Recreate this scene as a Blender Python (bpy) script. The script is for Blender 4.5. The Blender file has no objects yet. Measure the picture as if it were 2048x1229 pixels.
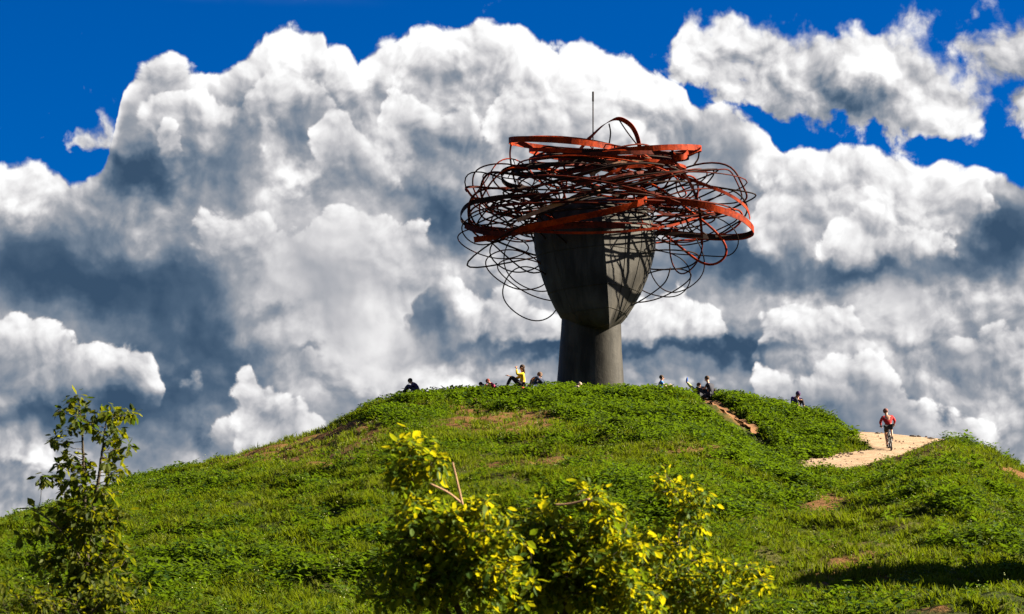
import bpy, bmesh, math, random
import numpy as np
from mathutils import Vector, Matrix, noise as mnoise
random.seed(7); rng = np.random.default_rng(11)
sc = bpy.context.scene
col = sc.collection

# ------------------------------------------------------------------ camera
FPX, VH, CZ = 4620.0, 1500.0, 1.7          # focal length in photo pixels, horizon row, eye height
PITCH = math.atan((VH-614.5)/FPX)
cp, sp = math.cos(PITCH), math.sin(PITCH)
def ray(u, v):                              # direction of a photo pixel, scaled to y = 1
    a = (u-1024.0)/FPX; b = (614.5-v)/FPX
    y = cp-b*sp; z = sp+b*cp
    return a/y, z/y
def at(u, v, Y):
    a, t = ray(u, v)
    return Vector((a*Y, Y, CZ+t*Y))
cam = bpy.data.cameras.new('camera'); camo = bpy.data.objects.new('camera', cam); col.objects.link(camo)
camo.location = (0, 0, CZ); camo.rotation_euler = (math.pi/2+PITCH, 0, 0)
cam.sensor_width = 36.0; cam.lens = FPX/2048*36.0
cam.clip_start = 0.3; cam.clip_end = 6000
cam.dof.use_dof = True; cam.dof.focus_distance = 105.0; cam.dof.aperture_fstop = 7.1
sc.camera = camo

# ------------------------------------------------------------------ sun, exposure
SUN_EL, SUN_AZ = math.radians(30), math.radians(3)      # azimuth measured from +X towards +Y
sd = Vector((math.cos(SUN_EL)*math.cos(SUN_AZ), math.cos(SUN_EL)*math.sin(SUN_AZ), math.sin(SUN_EL)))
sun = bpy.data.lights.new('sun', 'SUN'); sun.energy = 5.0; sun.angle = math.radians(0.5); sun.color = (1.0, 0.9, 0.72)
suno = bpy.data.objects.new('sun', sun); col.objects.link(suno); suno.location = (60, 10, 60)
suno.rotation_euler = sd.to_track_quat('Z', 'Y').to_euler()
sc.view_settings.view_transform = 'Standard'; sc.view_settings.look = 'None'
sc.view_settings.gamma = 1.0; sc.view_settings.use_curve_mapping = False
sc.view_settings.exposure = 2.3
sc.cycles.use_denoising = True
sc.cycles.max_bounces = 6; sc.cycles.transparent_max_bounces = 6

# ------------------------------------------------------------------ a small node language
class N:
    """wraps a float socket so that node maths can be written as arithmetic"""
    tree = None
    def __init__(s, v): s.v = v
    @staticmethod
    def m(op, *a, clamp=False):
        n = N.tree.nodes.new('ShaderNodeMath'); n.operation = op; n.use_clamp = clamp
        for i, x in enumerate(a):
            x = x.v if isinstance(x, N) else x
            if isinstance(x, (int, float)): n.inputs[i].default_value = x
            else: N.tree.links.new(x, n.inputs[i])
        return N(n.outputs[0])
    def __add__(s, o): return N.m('ADD', s, o)
    __radd__ = __add__
    def __sub__(s, o): return N.m('SUBTRACT', s, o)
    def __rsub__(s, o): return N.m('SUBTRACT', o, s)
    def __mul__(s, o): return N.m('MULTIPLY', s, o)
    __rmul__ = __mul__
    def __truediv__(s, o): return N.m('DIVIDE', s, o)
def nd(kind, **kw):
    n = N.tree.nodes.new(kind)
    for k, v in kw.items(): setattr(n, k, v)
    return n
def lk(a, b): N.tree.links.new(a.v if isinstance(a, N) else a, b)
def put(sock, v):
    if isinstance(v, N) or isinstance(v, bpy.types.NodeSocket): lk(v, sock)
    else: sock.default_value = v
def sstep(x, a, b, lo=0.0, hi=1.0):
    n = nd('ShaderNodeMapRange', interpolation_type='SMOOTHSTEP')
    put(n.inputs[0], x); put(n.inputs[1], a); put(n.inputs[2], b); put(n.inputs[3], lo); put(n.inputs[4], hi)
    return N(n.outputs[0])
def lin(x, a, b, lo=0.0, hi=1.0):
    n = nd('ShaderNodeMapRange'); put(n.inputs[0], x); put(n.inputs[1], a); put(n.inputs[2], b); put(n.inputs[3], lo); put(n.inputs[4], hi)
    return N(n.outputs[0])
def vec(x, y, z=0.0):
    n = nd('ShaderNodeCombineXYZ'); put(n.inputs[0], x); put(n.inputs[1], y); put(n.inputs[2], z); return n.outputs[0]
def noise_(v, scale, detail=3.0, rough=0.5, dist=0.0, kind='FBM', lac=2.0, dims='3D'):
    n = nd('ShaderNodeTexNoise', noise_dimensions=dims, noise_type=kind)
    lk(v, n.inputs['Vector']); n.inputs['Scale'].default_value = scale; n.inputs['Detail'].default_value = detail
    n.inputs['Roughness'].default_value = rough; n.inputs['Distortion'].default_value = dist; n.inputs['Lacunarity'].default_value = lac
    return n
def voro(v, scale, detail=0.0, rough=0.5, smooth=0.3, feature='SMOOTH_F1', lac=2.0, dims='3D'):
    n = nd('ShaderNodeTexVoronoi', feature=feature, voronoi_dimensions=dims)
    lk(v, n.inputs['Vector']); n.inputs['Scale'].default_value = scale; n.inputs['Detail'].default_value = detail
    n.inputs['Roughness'].default_value = rough; n.inputs['Lacunarity'].default_value = lac
    if feature == 'SMOOTH_F1': n.inputs['Smoothness'].default_value = smooth
    return n
def mixc(f, a, b, mode='MIX'):
    n = nd('ShaderNodeMix', data_type='RGBA', blend_type=mode)
    put(n.inputs[0], f); put(n.inputs[6], a); put(n.inputs[7], b); return n.outputs[2]
def mixf(f, a, b): return a+(b-a)*f if isinstance(b, N) or isinstance(a, N) else N.m('MULTIPLY', f, b-a)+a
def curve(x, pts, x0, x1, y0, y1):
    """a float curve through pts, remapped from [x0,x1] to [y0,y1]"""
    n = nd('ShaderNodeFloatCurve')
    lk(lin(x, x0, x1), n.inputs[1]); c = n.mapping.curves[0]
    P = [((px-x0)/(x1-x0), (py-y0)/(y1-y0)) for px, py in pts]
    P = sorted(P)
    c.points[0].location = P[0]; c.points[1].location = P[-1]
    for p in P[1:-1]: c.points.new(*p)
    for p in c.points: p.handle_type = 'AUTO_CLAMPED'
    n.mapping.use_clip = False; n.mapping.update()
    return lin(N(n.outputs[0]), 0.0, 1.0, y0, y1)

# ------------------------------------------------------------------ sky with cumulus
world = bpy.data.worlds.new('World'); sc.world = world; world.use_nodes = True
N.tree = world.node_tree; N.tree.nodes.clear()
K = 462.0
def S(u, v):                                # photo pixel -> azimuth / elevation units (about 100 px each unit)
    a, t = ray(u, v)
    phi = math.atan2(a, 1.0); th = math.atan2(t, math.hypot(a, 1.0))
    return phi*46.2, th*46.2
tc = nd('ShaderNodeTexCoord'); sx = nd('ShaderNodeSeparateXYZ'); lk(tc.outputs['Generated'], sx.inputs[0])
X, Yc, Z = (N(o) for o in sx.outputs)
A = N.m('ARCTAN2', X, Yc)*46.2
B = N.m('ARCSINE', Z)*46.2
P0 = vec(A, B)
# domain warps
w1 = noise_(P0, 0.55, 1.0, 0.5, dims='2D'); s1 = nd('ShaderNodeSeparateColor'); lk(w1.outputs['Color'], s1.inputs[0])
w2 = noise_(P0, 1.8, 3.0, 0.55, dims='2D'); s2 = nd('ShaderNodeSeparateColor'); lk(w2.outputs['Color'], s2.inputs[0])
wa, wb = N(s1.outputs[0])-0.5, N(s1.outputs[1])-0.5
xa, xb = N(s2.outputs[0])-0.5, N(s2.outputs[1])-0.5
A1 = A+wa*0.5+xa*0.16; B1 = B+wb*0.5+xb*0.16
def billow(a, b, sc_=0.9, det=4.0):        # rounded puffs with creases between them, in several sizes
    n = voro(vec(a, b), sc_, det, 0.42, 0.3, lac=2.1, dims='2D')
    return 1.0-N(n.outputs['Distance'])
H1 = billow(A1, B1)
H2 = billow(A1+0.10, B1+0.13)
HF = N(noise_(vec(A1, B1), 1.3, 6.0, 0.55, dims='2D').outputs[0])
HF2 = N(noise_(vec(A1+0.16, B1+0.20), 1.3, 3.0, 0.5, dims='2D').outputs[0])
REL = (H1-H2)*1.15+(HF-HF2)*0.45          # > 0 where the puff faces the sun
SOFT = N(noise_(P0, 0.42, 3.0, 0.5, 0.3, dims='2D').outputs[0])-0.5
def pts(l): return [S(u, v) for u, v in l]
A_LO, A_HI = -14.0, 14.0
def layer_top(l):
    p = pts(l); p = [(A_LO, p[0][1])]+p+[(A_HI, p[-1][1])]
    return curve(A+xa*0.10, p, A_LO, A_HI, -2.0, 20.0)
def edge(topc, amp=0.55, fine=0.30, soft=0.10, bias=0.0, sides=None):
    d = topc-B
    if sides:
        l, r = S(sides[0], 600)[0], S(sides[1], 600)[0]
        d = N.m('SMOOTH_MIN', d, (A-l)*1.3, 0.8); d = N.m('SMOOTH_MIN', d, (r-A)*1.3, 0.8)
    d = d+(H1-0.62)*amp*1.3+(HF-0.5)*fine*0.8+bias
    return d, sstep(d, -soft, soft)
def blobs(l, a, b):
    tot = None
    for u, v, ru, rv, amp in l:
        ca, cb = S(u, v)
        dx = (a-ca)*(100.0/ru); dy = (b-cb)*(100.0/rv)
        r2 = N.m('MULTIPLY_ADD', dx, dx, dy*dy)
        g = N.m('MULTIPLY', N.m('POWER', 2.718, r2*-1.0), amp)
        tot = g if tot is None else tot+g
    return tot
A2 = A+wa*0.7+xa*0.7; B2 = B+wb*0.7+xb*0.7+(H1-0.6)*0.4
# main bank: everything below this silhouette is cloud
TOP = [(-300,330),(-100,320),(0,318),(60,312),(120,325),(165,350),(185,345),(215,300),(232,250),(250,170),(285,112),(340,100),(390,128),(430,125),
       (470,100),(520,75),(560,48),(605,35),(640,45),(658,82),(690,92),(718,118),(735,92),(770,72),(830,50),(880,56),(930,42),
       (1000,38),(1050,45),(1100,65),(1150,75),(1200,88),(1250,102),(1300,122),(1340,158),(1400,190),(1450,205),(1500,225),
       (1545,255),(1580,292),(1640,285),(1700,275),(1740,285),(1800,300),(1840,325),(1900,315),(1950,320),(2000,335),(2048,345),(2300,300)]
d0, c0 = edge(layer_top(TOP), 0.34, 0.5, 0.07)
TONES = [ # u, v, radius u, radius v, amount: broad light and shade inside the cloud bank
 (60,360,130,60,.3),(330,150,80,60,.2),(610,120,90,90,.3),(500,215,90,50,-.08),(390,290,50,60,.05),(245,330,80,50,-.45),(290,380,110,45,-.65),
 (330,230,80,50,-.1),(440,330,100,60,-.35),(640,265,80,60,-.4),(540,270,30,50,.45),(700,180,40,70,.3),(760,300,60,50,.4),(590,375,45,40,.6),
 (740,350,90,22,.3),(830,110,90,70,.2),(800,200,110,50,-.25),(880,235,70,40,.25),(880,310,120,40,-.35),(620,410,60,25,-.2),(760,395,140,25,-.15),(1000,90,150,70,.2),
 (1150,150,140,90,.3),(1330,200,130,60,.25),(950,260,80,40,-.15),(1150,280,180,50,-.05),(1370,280,60,60,-.05),(880,430,70,60,-.5),(1470,340,28,110,-.25),
 (60,480,200,50,-.15),(60,560,200,75,-.62),(300,590,150,85,-.5),(450,560,90,60,-.15),(440,680,70,70,-.45),(300,720,130,70,-.25),(330,800,170,60,-.55),(480,750,60,60,-.35),(300,880,150,70,-.35),(60,840,150,40,-.5),
 (60,970,130,30,-.25),(60,925,90,22,.4),(580,480,160,60,.06),(760,470,110,60,.25),(680,600,140,80,.06),(690,730,90,60,.18),(545,640,40,20,-.3),(620,712,25,10,-.3),
 (930,480,60,60,-.4),(880,760,140,30,.15),(1050,705,220,28,-.6),(1400,440,60,70,-.25),(1450,520,130,46,-.6),(1680,556,200,30,-.52),(1900,510,100,45,-.3),(2010,480,80,80,-.6),
 (1640,380,110,90,.18),(1700,440,90,60,.15),(1830,440,100,70,.2),(1940,370,80,40,.15),(1560,320,60,40,.1),(1600,500,60,30,-.1),(1840,620,120,60,.18),(1370,705,230,28,-.65),(1500,720,90,40,-.35),(1650,800,80,40,-.3),
 (1900,700,70,60,-.2),(1360,770,110,30,-.15),(1760,840,170,40,-.3),(2000,590,60,40,.15),(740,790,60,25,.15)]
M0 = 0.68+blobs(TONES, A2, B2)*0.92+SOFT*0.75
CALM = N.m('MAXIMUM', 1.0-blobs([(640,560,200,140,.9),(130,560,220,90,.6),(760,720,110,80,.7),(1640,620,40,60,.2),(1800,630,80,60,.6),(1380,700,200,30,.5),(1450,540,120,40,.4),(1470,330,30,90,.5)], A2, B2), 0.15)
rim0 = sstep(d0, 0.0, 0.8, 0.30, 0.0)
def shade(m, k=1.0):                        # puffs show most in the bright parts
    w = sstep(m+SOFT*0.6, 0.2, 0.9, 0.35, 1.0)*CALM
    return m+(REL*0.55+(H1-0.66)*0.26+(HF-0.5)*0.40)*w*k
tone = shade(M0+rim0)
cov = c0
def add_layer(tone, cov, top, base_v, depth, t_top, t_base, sides=None, amp=0.5, soft=0.065, tb=None, fade=60, fine=0.45):
    """a nearer cumulus with its own silhouette; it melts into the bank at its base"""
    d, c = edge(layer_top(top), amp, fine, soft, sides=sides)
    _, bb = S(1024, base_v)
    c = c*sstep(B2, bb-fade/100.0, bb+fade/100.0)
    t = sstep(d, 0.0, depth/100.0, t_top, t_base)
    t = t-0.05
    if tb: t = t+blobs(tb, A2, B2)
    return tone+(shade(t)-tone)*c, N.m('MAXIMUM', cov, c)
LAYERS = [
 dict(top=[(980,150),(1040,128),(1110,150),(1180,170),(1240,205),(1300,235),(1360,300)], sides=(960,1380), base_v=300, depth=130, t_top=1.0, t_base=.72, fade=50),
 dict(top=[(250,200),(290,150),(350,160),(420,190),(500,150),(560,120),(640,135),(680,200),(700,260)], sides=(255,705), base_v=250, depth=110, t_top=1.02, t_base=.62, fade=50),
 dict(top=[(560,260),(620,210),(680,190),(720,235),(760,285),(800,325),(840,352)], sides=(600,850), base_v=385, depth=90, t_top=.98, t_base=.62, fade=25),
 dict(top=[(740,220),(780,180),(830,178),(880,200),(930,188),(970,240)], sides=(740,985), base_v=290, depth=80, t_top=.97, t_base=.66, fade=30),
 dict(top=[(290,260),(330,238),(360,250),(385,300)], sides=(288,385), base_v=335, depth=60, t_top=.85, t_base=.6, fade=25),
 dict(top=[(515,260),(545,238),(565,270)], sides=(512,572), base_v=310, depth=40, t_top=1.0, t_base=.75, fade=20, amp=.35),
 dict(top=[(560,350),(600,335),(640,365)], sides=(545,650), base_v=400, depth=50, t_top=1.0, t_base=.78, fade=20, amp=.35),
 dict(top=[(1480,380),(1530,325),(1600,318),(1680,335),(1740,365),(1790,410)], sides=(1480,1800), base_v=510, depth=150, t_top=1.0, t_base=.62, fade=35),
 dict(top=[(1640,420),(1700,400),(1760,400),(1850,440),(1900,470)], sides=(1640,1930), base_v=520, depth=110, t_top=1.0, t_base=.68, fade=30),
 dict(top=[(1830,380),(1880,352),(1940,350),(2010,380)], sides=(1830,2020), base_v=450, depth=80, t_top=.98, t_base=.65, fade=30),
 dict(top=[(390,420),(460,410),(560,425),(700,400),(800,420),(870,470),(900,520)], sides=(360,905), base_v=520, depth=120, t_top=.9, t_base=.78, fade=60),
 dict(top=[(-200,610),(0,612),(40,600),(80,622),(120,645),(200,662),(262,655),(300,680),(340,720)], sides=(-900,340), base_v=800, depth=140, t_top=.98, t_base=.55),
 dict(top=[(340,740),(390,715),(430,750)], sides=(345,425), base_v=790, depth=60, t_top=.8, t_base=.6, fade=20, amp=.3),
 dict(top=[(380,850),(450,830),(500,838),(545,865),(590,895)], sides=(372,560), base_v=930, depth=70, t_top=.9, t_base=.6),
 dict(top=[(460,700),(490,690),(520,740),(580,785),(640,825),(700,870)], sides=(465,720), base_v=950, depth=90, t_top=.88, t_base=.72, fade=40),
 dict(top=[(790,600),(815,585),(850,560),(890,548),(960,560),(1040,585),(1100,620),(1180,640),(1260,590),(1330,572),(1400,585),(1440,620),(1480,660)], sides=(790,1490),
      base_v=700, depth=120, t_top=.9, t_base=.72, fade=25, tb=[(850,640,60,60,-.55),(960,610,60,40,.15),(1350,640,90,40,.2)]),
 dict(top=[(1500,620),(1540,600),(1590,582),(1650,590),(1700,612),(1745,655)], sides=(1495,1765), base_v=700, depth=120, t_top=.98, t_base=.75, fade=25),
 dict(top=[(1860,700),(1885,672),(1930,665),(1960,645),(2000,635),(2100,630),(2300,630)], sides=(1865,3000), base_v=790, depth=120, t_top=.9, t_base=.65, tb=[(1890,730,80,60,-.3)]),
 dict(top=[(1475,770),(1490,760),(1530,722),(1590,728),(1640,712),(1700,695),(1760,705),(1805,745),(1850,800),(1920,810),(1980,845),(2060,870),(2300,900)], sides=(1480,3000), base_v=900, depth=110, t_top=.97, t_base=.55, fade=70,
      tb=[(1590,790,60,30,-.1),(1960,880,90,30,.2)]),
 dict(top=[(1240,760),(1290,748),(1350,742),(1420,748)], sides=(1245,1450), base_v=775, depth=40, t_top=.8, t_base=.6, fade=15, amp=.3),
]
for L in LAYERS: tone, cov = add_layer(tone, cov, **L)
# torn cloud in front of the blue at upper right, and shreds at left
PUFFS = [(1620,150,120,60,.35),(1720,190,130,60,.4),(1900,200,80,70,.3),(1400,110,75,62,1.0),(1490,90,90,60,1.0),(1560,130,60,60,.7),(1700,120,80,60,.85),(1790,150,110,85,1.1),(1640,190,110,55,.9),(1880,235,80,50,.9),(1800,240,110,40,.6),(2050,110,75,100,1.1),(2090,220,80,60,.8),
         (1420,165,90,35,.5),(1960,130,30,60,.35),(1940,60,60,40,.25),(1830,20,80,30,.25),(170,285,36,30,.8),(225,250,30,40,.5),(235,300,30,30,.5),(1500,190,80,30,.5)]
A3 = A+wa*0.5+xa*0.75+(HF-0.5)*0.5; B3 = B+wb*0.5+xb*0.75+(HF-0.5)*0.4
pd = blobs(PUFFS, A3, B3)
c3 = sstep(pd+(HF-0.5)*1.7+(H1-0.6)*0.4, 0.25, 0.8)
t3 = 0.72+pd*0.12+REL*0.5+(H1-0.66)*0.25+(HF-0.5)*0.5+blobs([(1660,215,130,40,-.42),(1760,245,100,30,-.3),(1480,160,120,40,-.05),(1480,85,90,40,.2),(1400,90,40,40,.15),(1790,120,80,40,.2),(1880,250,70,40,.15),(2060,190,80,60,-.2)], A2, B2)
ab = 1.0-cov
tone = tone+(t3-tone)*N.m('MAXIMUM', ab, 0.0)
cov = N.m('MAXIMUM', cov, c3)
# the rest of the sky outside the picture: the same broken cumulus by noise alone
SCT = N(noise_(tc.outputs['Generated'], 2.6, 4.0, 0.6, 0.4).outputs[0])
c_out = sstep(SCT, 0.47, 0.58)
t_out = 0.36+(SCT-0.5)*1.4
inside = sstep(N.m('ABSOLUTE', A), 11.5, 14.0, 1.0, 0.0)*sstep(B, 14.6, 17.0, 1.0, 0.0)
cov = mixf(inside, c_out, cov); tone = mixf(inside, t_out, tone)
tone = N.m('MINIMUM', N.m('MAXIMUM', tone, 0.0), 1.0)
ramp = nd('ShaderNodeValToRGB'); lk(tone, ramp.inputs[0])
def lin_rgb(r, g, b):
    f = lambda c: (c/255/12.92 if c <= 10 else ((c/255+.055)/1.055)**2.4)
    return (f(r), f(g), f(b), 1.0)
stops = [(0.0,(56,80,106)),(.16,(76,98,122)),(.32,(112,127,145)),(.5,(152,157,166)),(.66,(192,192,196)),(.82,(228,227,228)),(1.0,(255,255,255))]
el = ramp.color_ramp.elements
el[0].position, el[0].color = stops[0][0], lin_rgb(*stops[0][1]); el[1].position, el[1].color = stops[-1][0], lin_rgb(*stops[-1][1])
for p, c in stops[1:-1]: e = el.new(p); e.color = lin_rgb(*c)
sky = nd('ShaderNodeTexSky', sky_type='NISHITA'); sky.sun_disc = False
sky.sun_elevation = SUN_EL; sky.sun_rotation = math.pi/2-SUN_AZ
sky.air_density = 1.0; sky.dust_density = 0.2; sky.ozone_density = 3.0; sky.altitude = 600
hs = nd('ShaderNodeHueSaturation'); hs.inputs['Saturation'].default_value = 1.6; hs.inputs['Value'].default_value = 0.225; lk(sky.outputs[0], hs.inputs['Color'])
gain = nd('ShaderNodeVectorMath', operation='SCALE'); lk(ramp.outputs[0], gain.inputs[0]); gain.inputs['Scale'].default_value = 10.0*0.21
tint = mixc(1.0, hs.outputs[0], (0.55, 0.64, 1.0, 1.0), 'MULTIPLY')
allc = mixc(cov, tint, gain.outputs[0])
bg = nd('ShaderNodeBackground'); lk(allc, bg.inputs[0]); bg.inputs[1].default_value = 0.1
wo = nd('ShaderNodeOutputWorld'); lk(bg.outputs[0], wo.inputs[0])
world.cycles.sampling_method = 'MANUAL'; world.cycles.sample_map_resolution = 512

# ------------------------------------------------------------------ helpers for objects and materials
def mesh_obj(name, verts, faces, mat=None, parent=None, smooth=False, mats=None, midx=None):
    me = bpy.data.meshes.new(name); me.from_pydata([tuple(v) for v in verts], [], [tuple(f) for f in faces]); me.update()
    if mat: me.materials.append(mat)
    if smooth: me.polygons.foreach_set('use_smooth', [True]*len(me.polygons))
    o = bpy.data.objects.new(name, me); col.objects.link(o)
    if parent: o.parent = parent
    return o
def bm_obj(name, bm, mat, parent=None, smooth=False):
    me = bpy.data.meshes.new(name); bm.to_mesh(me); bm.free(); me.materials.append(mat)
    if smooth: me.polygons.foreach_set('use_smooth', [True]*len(me.polygons))
    o = bpy.data.objects.new(name, me); col.objects.link(o)
    if parent: o.parent = parent
    return o
def thing(name, label, cat, loc=(0,0,0), rz=0.0, group=None):
    o = bpy.data.objects.new(name, None); col.objects.link(o); o.location = loc; o.rotation_euler = (0, 0, rz)
    tag(o, label, cat, group); o.empty_display_size = 0.2; return o
def tag(o, label=None, cat=None, group=None, kind=None):
    if label: o['label'] = label
    if cat: o['category'] = cat
    if group: o['group'] = group
    if kind: o['kind'] = kind
    return o
def mat_(name):
    m = bpy.data.materials.new(name); m.use_nodes = True; m.node_tree.nodes.clear(); N.tree = m.node_tree; return m
def objc():
    return nd('ShaderNodeTexCoord').outputs['Object']
def finish(base, rough=0.8, metal=0.0, bump=None, bstr=0.3, bdist=0.02, spec=0.3, trans=None, tw=0.4):
    b = nd('ShaderNodeBsdfPrincipled'); put(b.inputs['Base Color'], base); put(b.inputs['Roughness'], rough); put(b.inputs['Metallic'], metal)
    b.inputs['Specular IOR Level'].default_value = spec
    out = b.outputs[0]
    if bump is not None:
        bn = nd('ShaderNodeBump'); put(bn.inputs['Height'], bump); bn.inputs['Strength'].default_value = bstr; bn.inputs['Distance'].default_value = bdist
        lk(bn.outputs[0], b.inputs['Normal'])
    if trans is not None:
        t = nd('ShaderNodeBsdfTranslucent'); put(t.inputs['Color'], trans)
        mx = nd('ShaderNodeMixShader'); put(mx.inputs[0], tw); lk(out, mx.inputs[1]); lk(t.outputs[0], mx.inputs[2]); out = mx.outputs[0]
    o = nd('ShaderNodeOutputMaterial'); lk(out, o.inputs[0])
def plain(name, c, rough=0.7, var=0.25, scale=8.0, metal=0.0, spec=0.3):
    m = mat_(name); n = N(noise_(objc(), scale, 4.0, 0.6).outputs[0])
    finish(mixc(n, (c[0]*(1-var), c[1]*(1-var), c[2]*(1-var), 1), (c[0]*(1+var), c[1]*(1+var), c[2]*(1+var), 1)), rough, metal, n, 0.2, 0.01, spec)
    return m
def foliage_mat(name, a, b, t, tw=0.4, rough=0.55):
    m = mat_(name); r = N(nd('ShaderNodeObjectInfo').outputs['Random'])
    g = N(noise_(nd('ShaderNodeNewGeometry').outputs['Position'], 1.3, 3.0, 0.6).outputs[0])
    f = sstep(r*0.55+g*0.9, 0.35, 1.05)
    dry = N(noise_(nd('ShaderNodeNewGeometry').outputs['Position'], 0.16, 4.0, 0.65).outputs[0])
    c = mixc(f, a, b); c = mixc(sstep(dry+r*0.12, 0.50, 0.68, 0, 0.5), c, (b[0]*1.0, b[1]*.66, b[2]*1.6, 1)); tc_ = mixc(f, tuple(x*0.8 for x in t[:3])+(1,), t)
    finish(c, rough, spec=0.10, trans=tc_, tw=tw); return m

# ------------------------------------------------------------------ the shape of the land
def ip(u, l):
    l = sorted(l); return np.interp(u, [p[0] for p in l], [p[1] for p in l])
SKY_L = [(-2600,1500),(-1400,1330),(-600,1160),(-200,1088),(0,1046),(120,1014),(250,971),(330,951),(430,927),(500,901),(600,875),(660,854),(710,829),(760,811),(820,800),(880,796),(950,792),(1030,789),
         (1110,785),(1240,785),(1330,791),(1440,797),(1560,812),(1640,834),(1700,866),(1735,892)]
LIP = [(1540,941),(1600,942),(1640,942),(1690,943),(1760,922),(1800,907),(1870,882),(1900,879),(1930,884),(1960,897),(2048,937),(2200,1010),(2600,1180),(3600,1500)]
def tv(v):                                  # photo row -> slope of the view ray (at the middle column)
    b = (614.5-v)/FPX; return (sp+b*cp)/(cp-b*sp)
Y0 = 46.0
def smax(a, b, k):
    h = np.clip(0.5+0.5*(a-b)/k, 0, 1); return b+(a-b)*h+k*h*(1-h)
def smin(a, b, k): return -smax(-a, -b, k)
def vnoise(x, y, s, seed=0):                # smooth value noise, vectorised
    x = x*s+seed*17.3; y = y*s-seed*9.1
    xi = np.floor(x).astype(np.int64); yi = np.floor(y).astype(np.int64); fx = x-xi; fy = y-yi
    fx = fx*fx*(3-2*fx); fy = fy*fy*(3-2*fy)
    def h(i, j):
        n = (i*374761393+j*668265263+seed*974711) & 0xffffffff
        n = ((n ^ (n >> 13))*1274126177) & 0xffffffff
        return ((n ^ (n >> 16)) & 0xffff)/65535.0
    return (h(xi,yi)*(1-fx)+h(xi+1,yi)*fx)*(1-fy)+(h(xi,yi+1)*(1-fx)+h(xi+1,yi+1)*fx)*fy
def fbm(x, y, s, o=4, seed=0):
    t = 0; a = 0.5
    for i in range(o): t = t+a*(vnoise(x, y, s*2**i, seed+i)-0.5); a *= 0.5
    return t
def path_plane(u, Y):
    z88 = CZ+tv(944.5)*88
    z103 = CZ+tv(ip(u, [(1600,862),(1700,866),(1740,868),(1800,873),(1870,880),(1950,890),(2100,905)]))*103
    z = z88+(z103-z88)*(Y-88)/15.0
    return np.where(Y > 103, z103-(Y-103)*0.03, z)
TRAIL = [(1398,792,110.5),(1425,812,107.5),(1452,832,104.5),(1480,852,101.5),(1505,872,98.5),(1532,894,95.0)]
TRY = [t[2] for t in TRAIL[::-1]]; TRX = [(t[0]-1024)/FPX/0.9885*t[2] for t in TRAIL[::-1]]
def ground(x, y, detail=True, carve=1.0):
    x = np.asarray(x, float); y = np.asarray(y, float)
    yy = np.maximum(y, 20.0)
    u = 1024+FPX*0.9885*x/yy
    # foot of the hill
    zl = CZ+tv(ip(u, [(1200,1290),(1500,1240),(1680,1211),(1900,1209),(2100,1211),(2400,1250)]))*40
    zf = np.interp(y, [16, 24, 34, 40, 46], [0, .12, .7, 1, 1.0])*zl
    z46 = np.maximum(CZ+tv(1236.0)*46, zl*0.97)
    M = ip(u, SKY_L); YM = ip(u, [(-1500,92),(0,104),(700,110),(1000,112),(1440,112),(1560,110),(1640,105),(1735,95.6)])
    zm = CZ+tv(M)*YM
    lin88 = z46+(zm-z46)*(88-Y0)/(np.maximum(YM, 89)-Y0)*1.02
    zlip = CZ+tv(ip(u, LIP))*88
    w = np.clip((u-1380)/220, 0, 1); w = w*w*(3-2*w)
    zE0 = lin88*(1-w)+zlip*w
    zE0 = np.maximum(zE0, 0.0)
    front = z46+(zE0-z46)*(y-Y0)/(88-Y0)
    front = np.where(y < Y0, np.where(y < 40, zf, zl+(z46-zl)*(y-40)/6), front)
    # berm beyond the lip drops to the path
    front = np.where(y > 88, zE0-(y-88)*0.55-0.0, front)
    # mound
    YE = ip(u, [(1600,88.2),(1640,89.5),(1690,92),(1735,95.3)]); vE = ip(u, [(1600,934),(1640,921),(1690,902),(1735,888)])
    zE = np.where(u < 1600, zE0, np.minimum(CZ+tv(vE)*YE, path_plane(u, YE)-.03))
    YEm = np.where(u < 1600, 88.0, YE)
    s = (y-YEm)/np.maximum(YM-YEm, .3)
    rise = zE+(zm-zE)*s
    pw = ip(u, [(-500,0.5),(600,1.0),(850,8),(1400,9),(1560,3),(1735,0.2)])
    top = zm-0.12-np.maximum(y-YM-pw, 0)*ip(u, [(800,.35),(1500,.4),(1735,.9)])
    mound = np.where(y < YM, rise, top)
    mound = np.where((u > 1737) | (y < YEm), -99.0, mound)
    hz = np.maximum(front, mound)
    pp = path_plane(u, y)
    pp = np.where((u > 1560) & (y > 87.9), pp-np.maximum(u-1960, 0)*0.03-np.maximum(y-112, 0)*.3, -99.0)
    rough = np.clip((hz-pp)*1.2, 0, 1)*np.clip((y-14)/20, 0, 1)
    z = np.maximum(hz, pp)
    if detail:
        e = np.clip(np.abs(y-YM)/6, 0.25, 1)*np.clip(np.abs(y-88)/5, .3, 1)
        z = z+rough*e*(fbm(x, y, 0.28, 3, 3)*0.9+fbm(x, y, 0.9, 3, 9)*0.75)
    xt = np.interp(y, TRY, TRX); dt = np.abs(x-xt)       # the trail is worn a little into the slope
    z = z-0.24*np.clip(1-(dt-.4)/.35, 0, 1)*np.clip((y-94)/2, 0, 1)*np.clip((111.5-y)/1.5, 0, 1)*carve
    # a knoll to the right of the picture; its shadow falls on the foot of the slope
    kn = 7.8*np.exp(-(((x-18.7)/2.5)**2+np.abs((y-52.1)/3.9)**3))
    z = z+kn
    far = np.clip((np.abs(x)-70)/60, 0, 1); z = z*(1-far)
    return np.maximum(z, -0.2)
def project(x, y, z):
    zc = z-CZ; f = y*cp+zc*sp; b = (-y*sp+zc*cp)/f
    return 1024+FPX*x/f, 614.5-FPX*b
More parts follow.
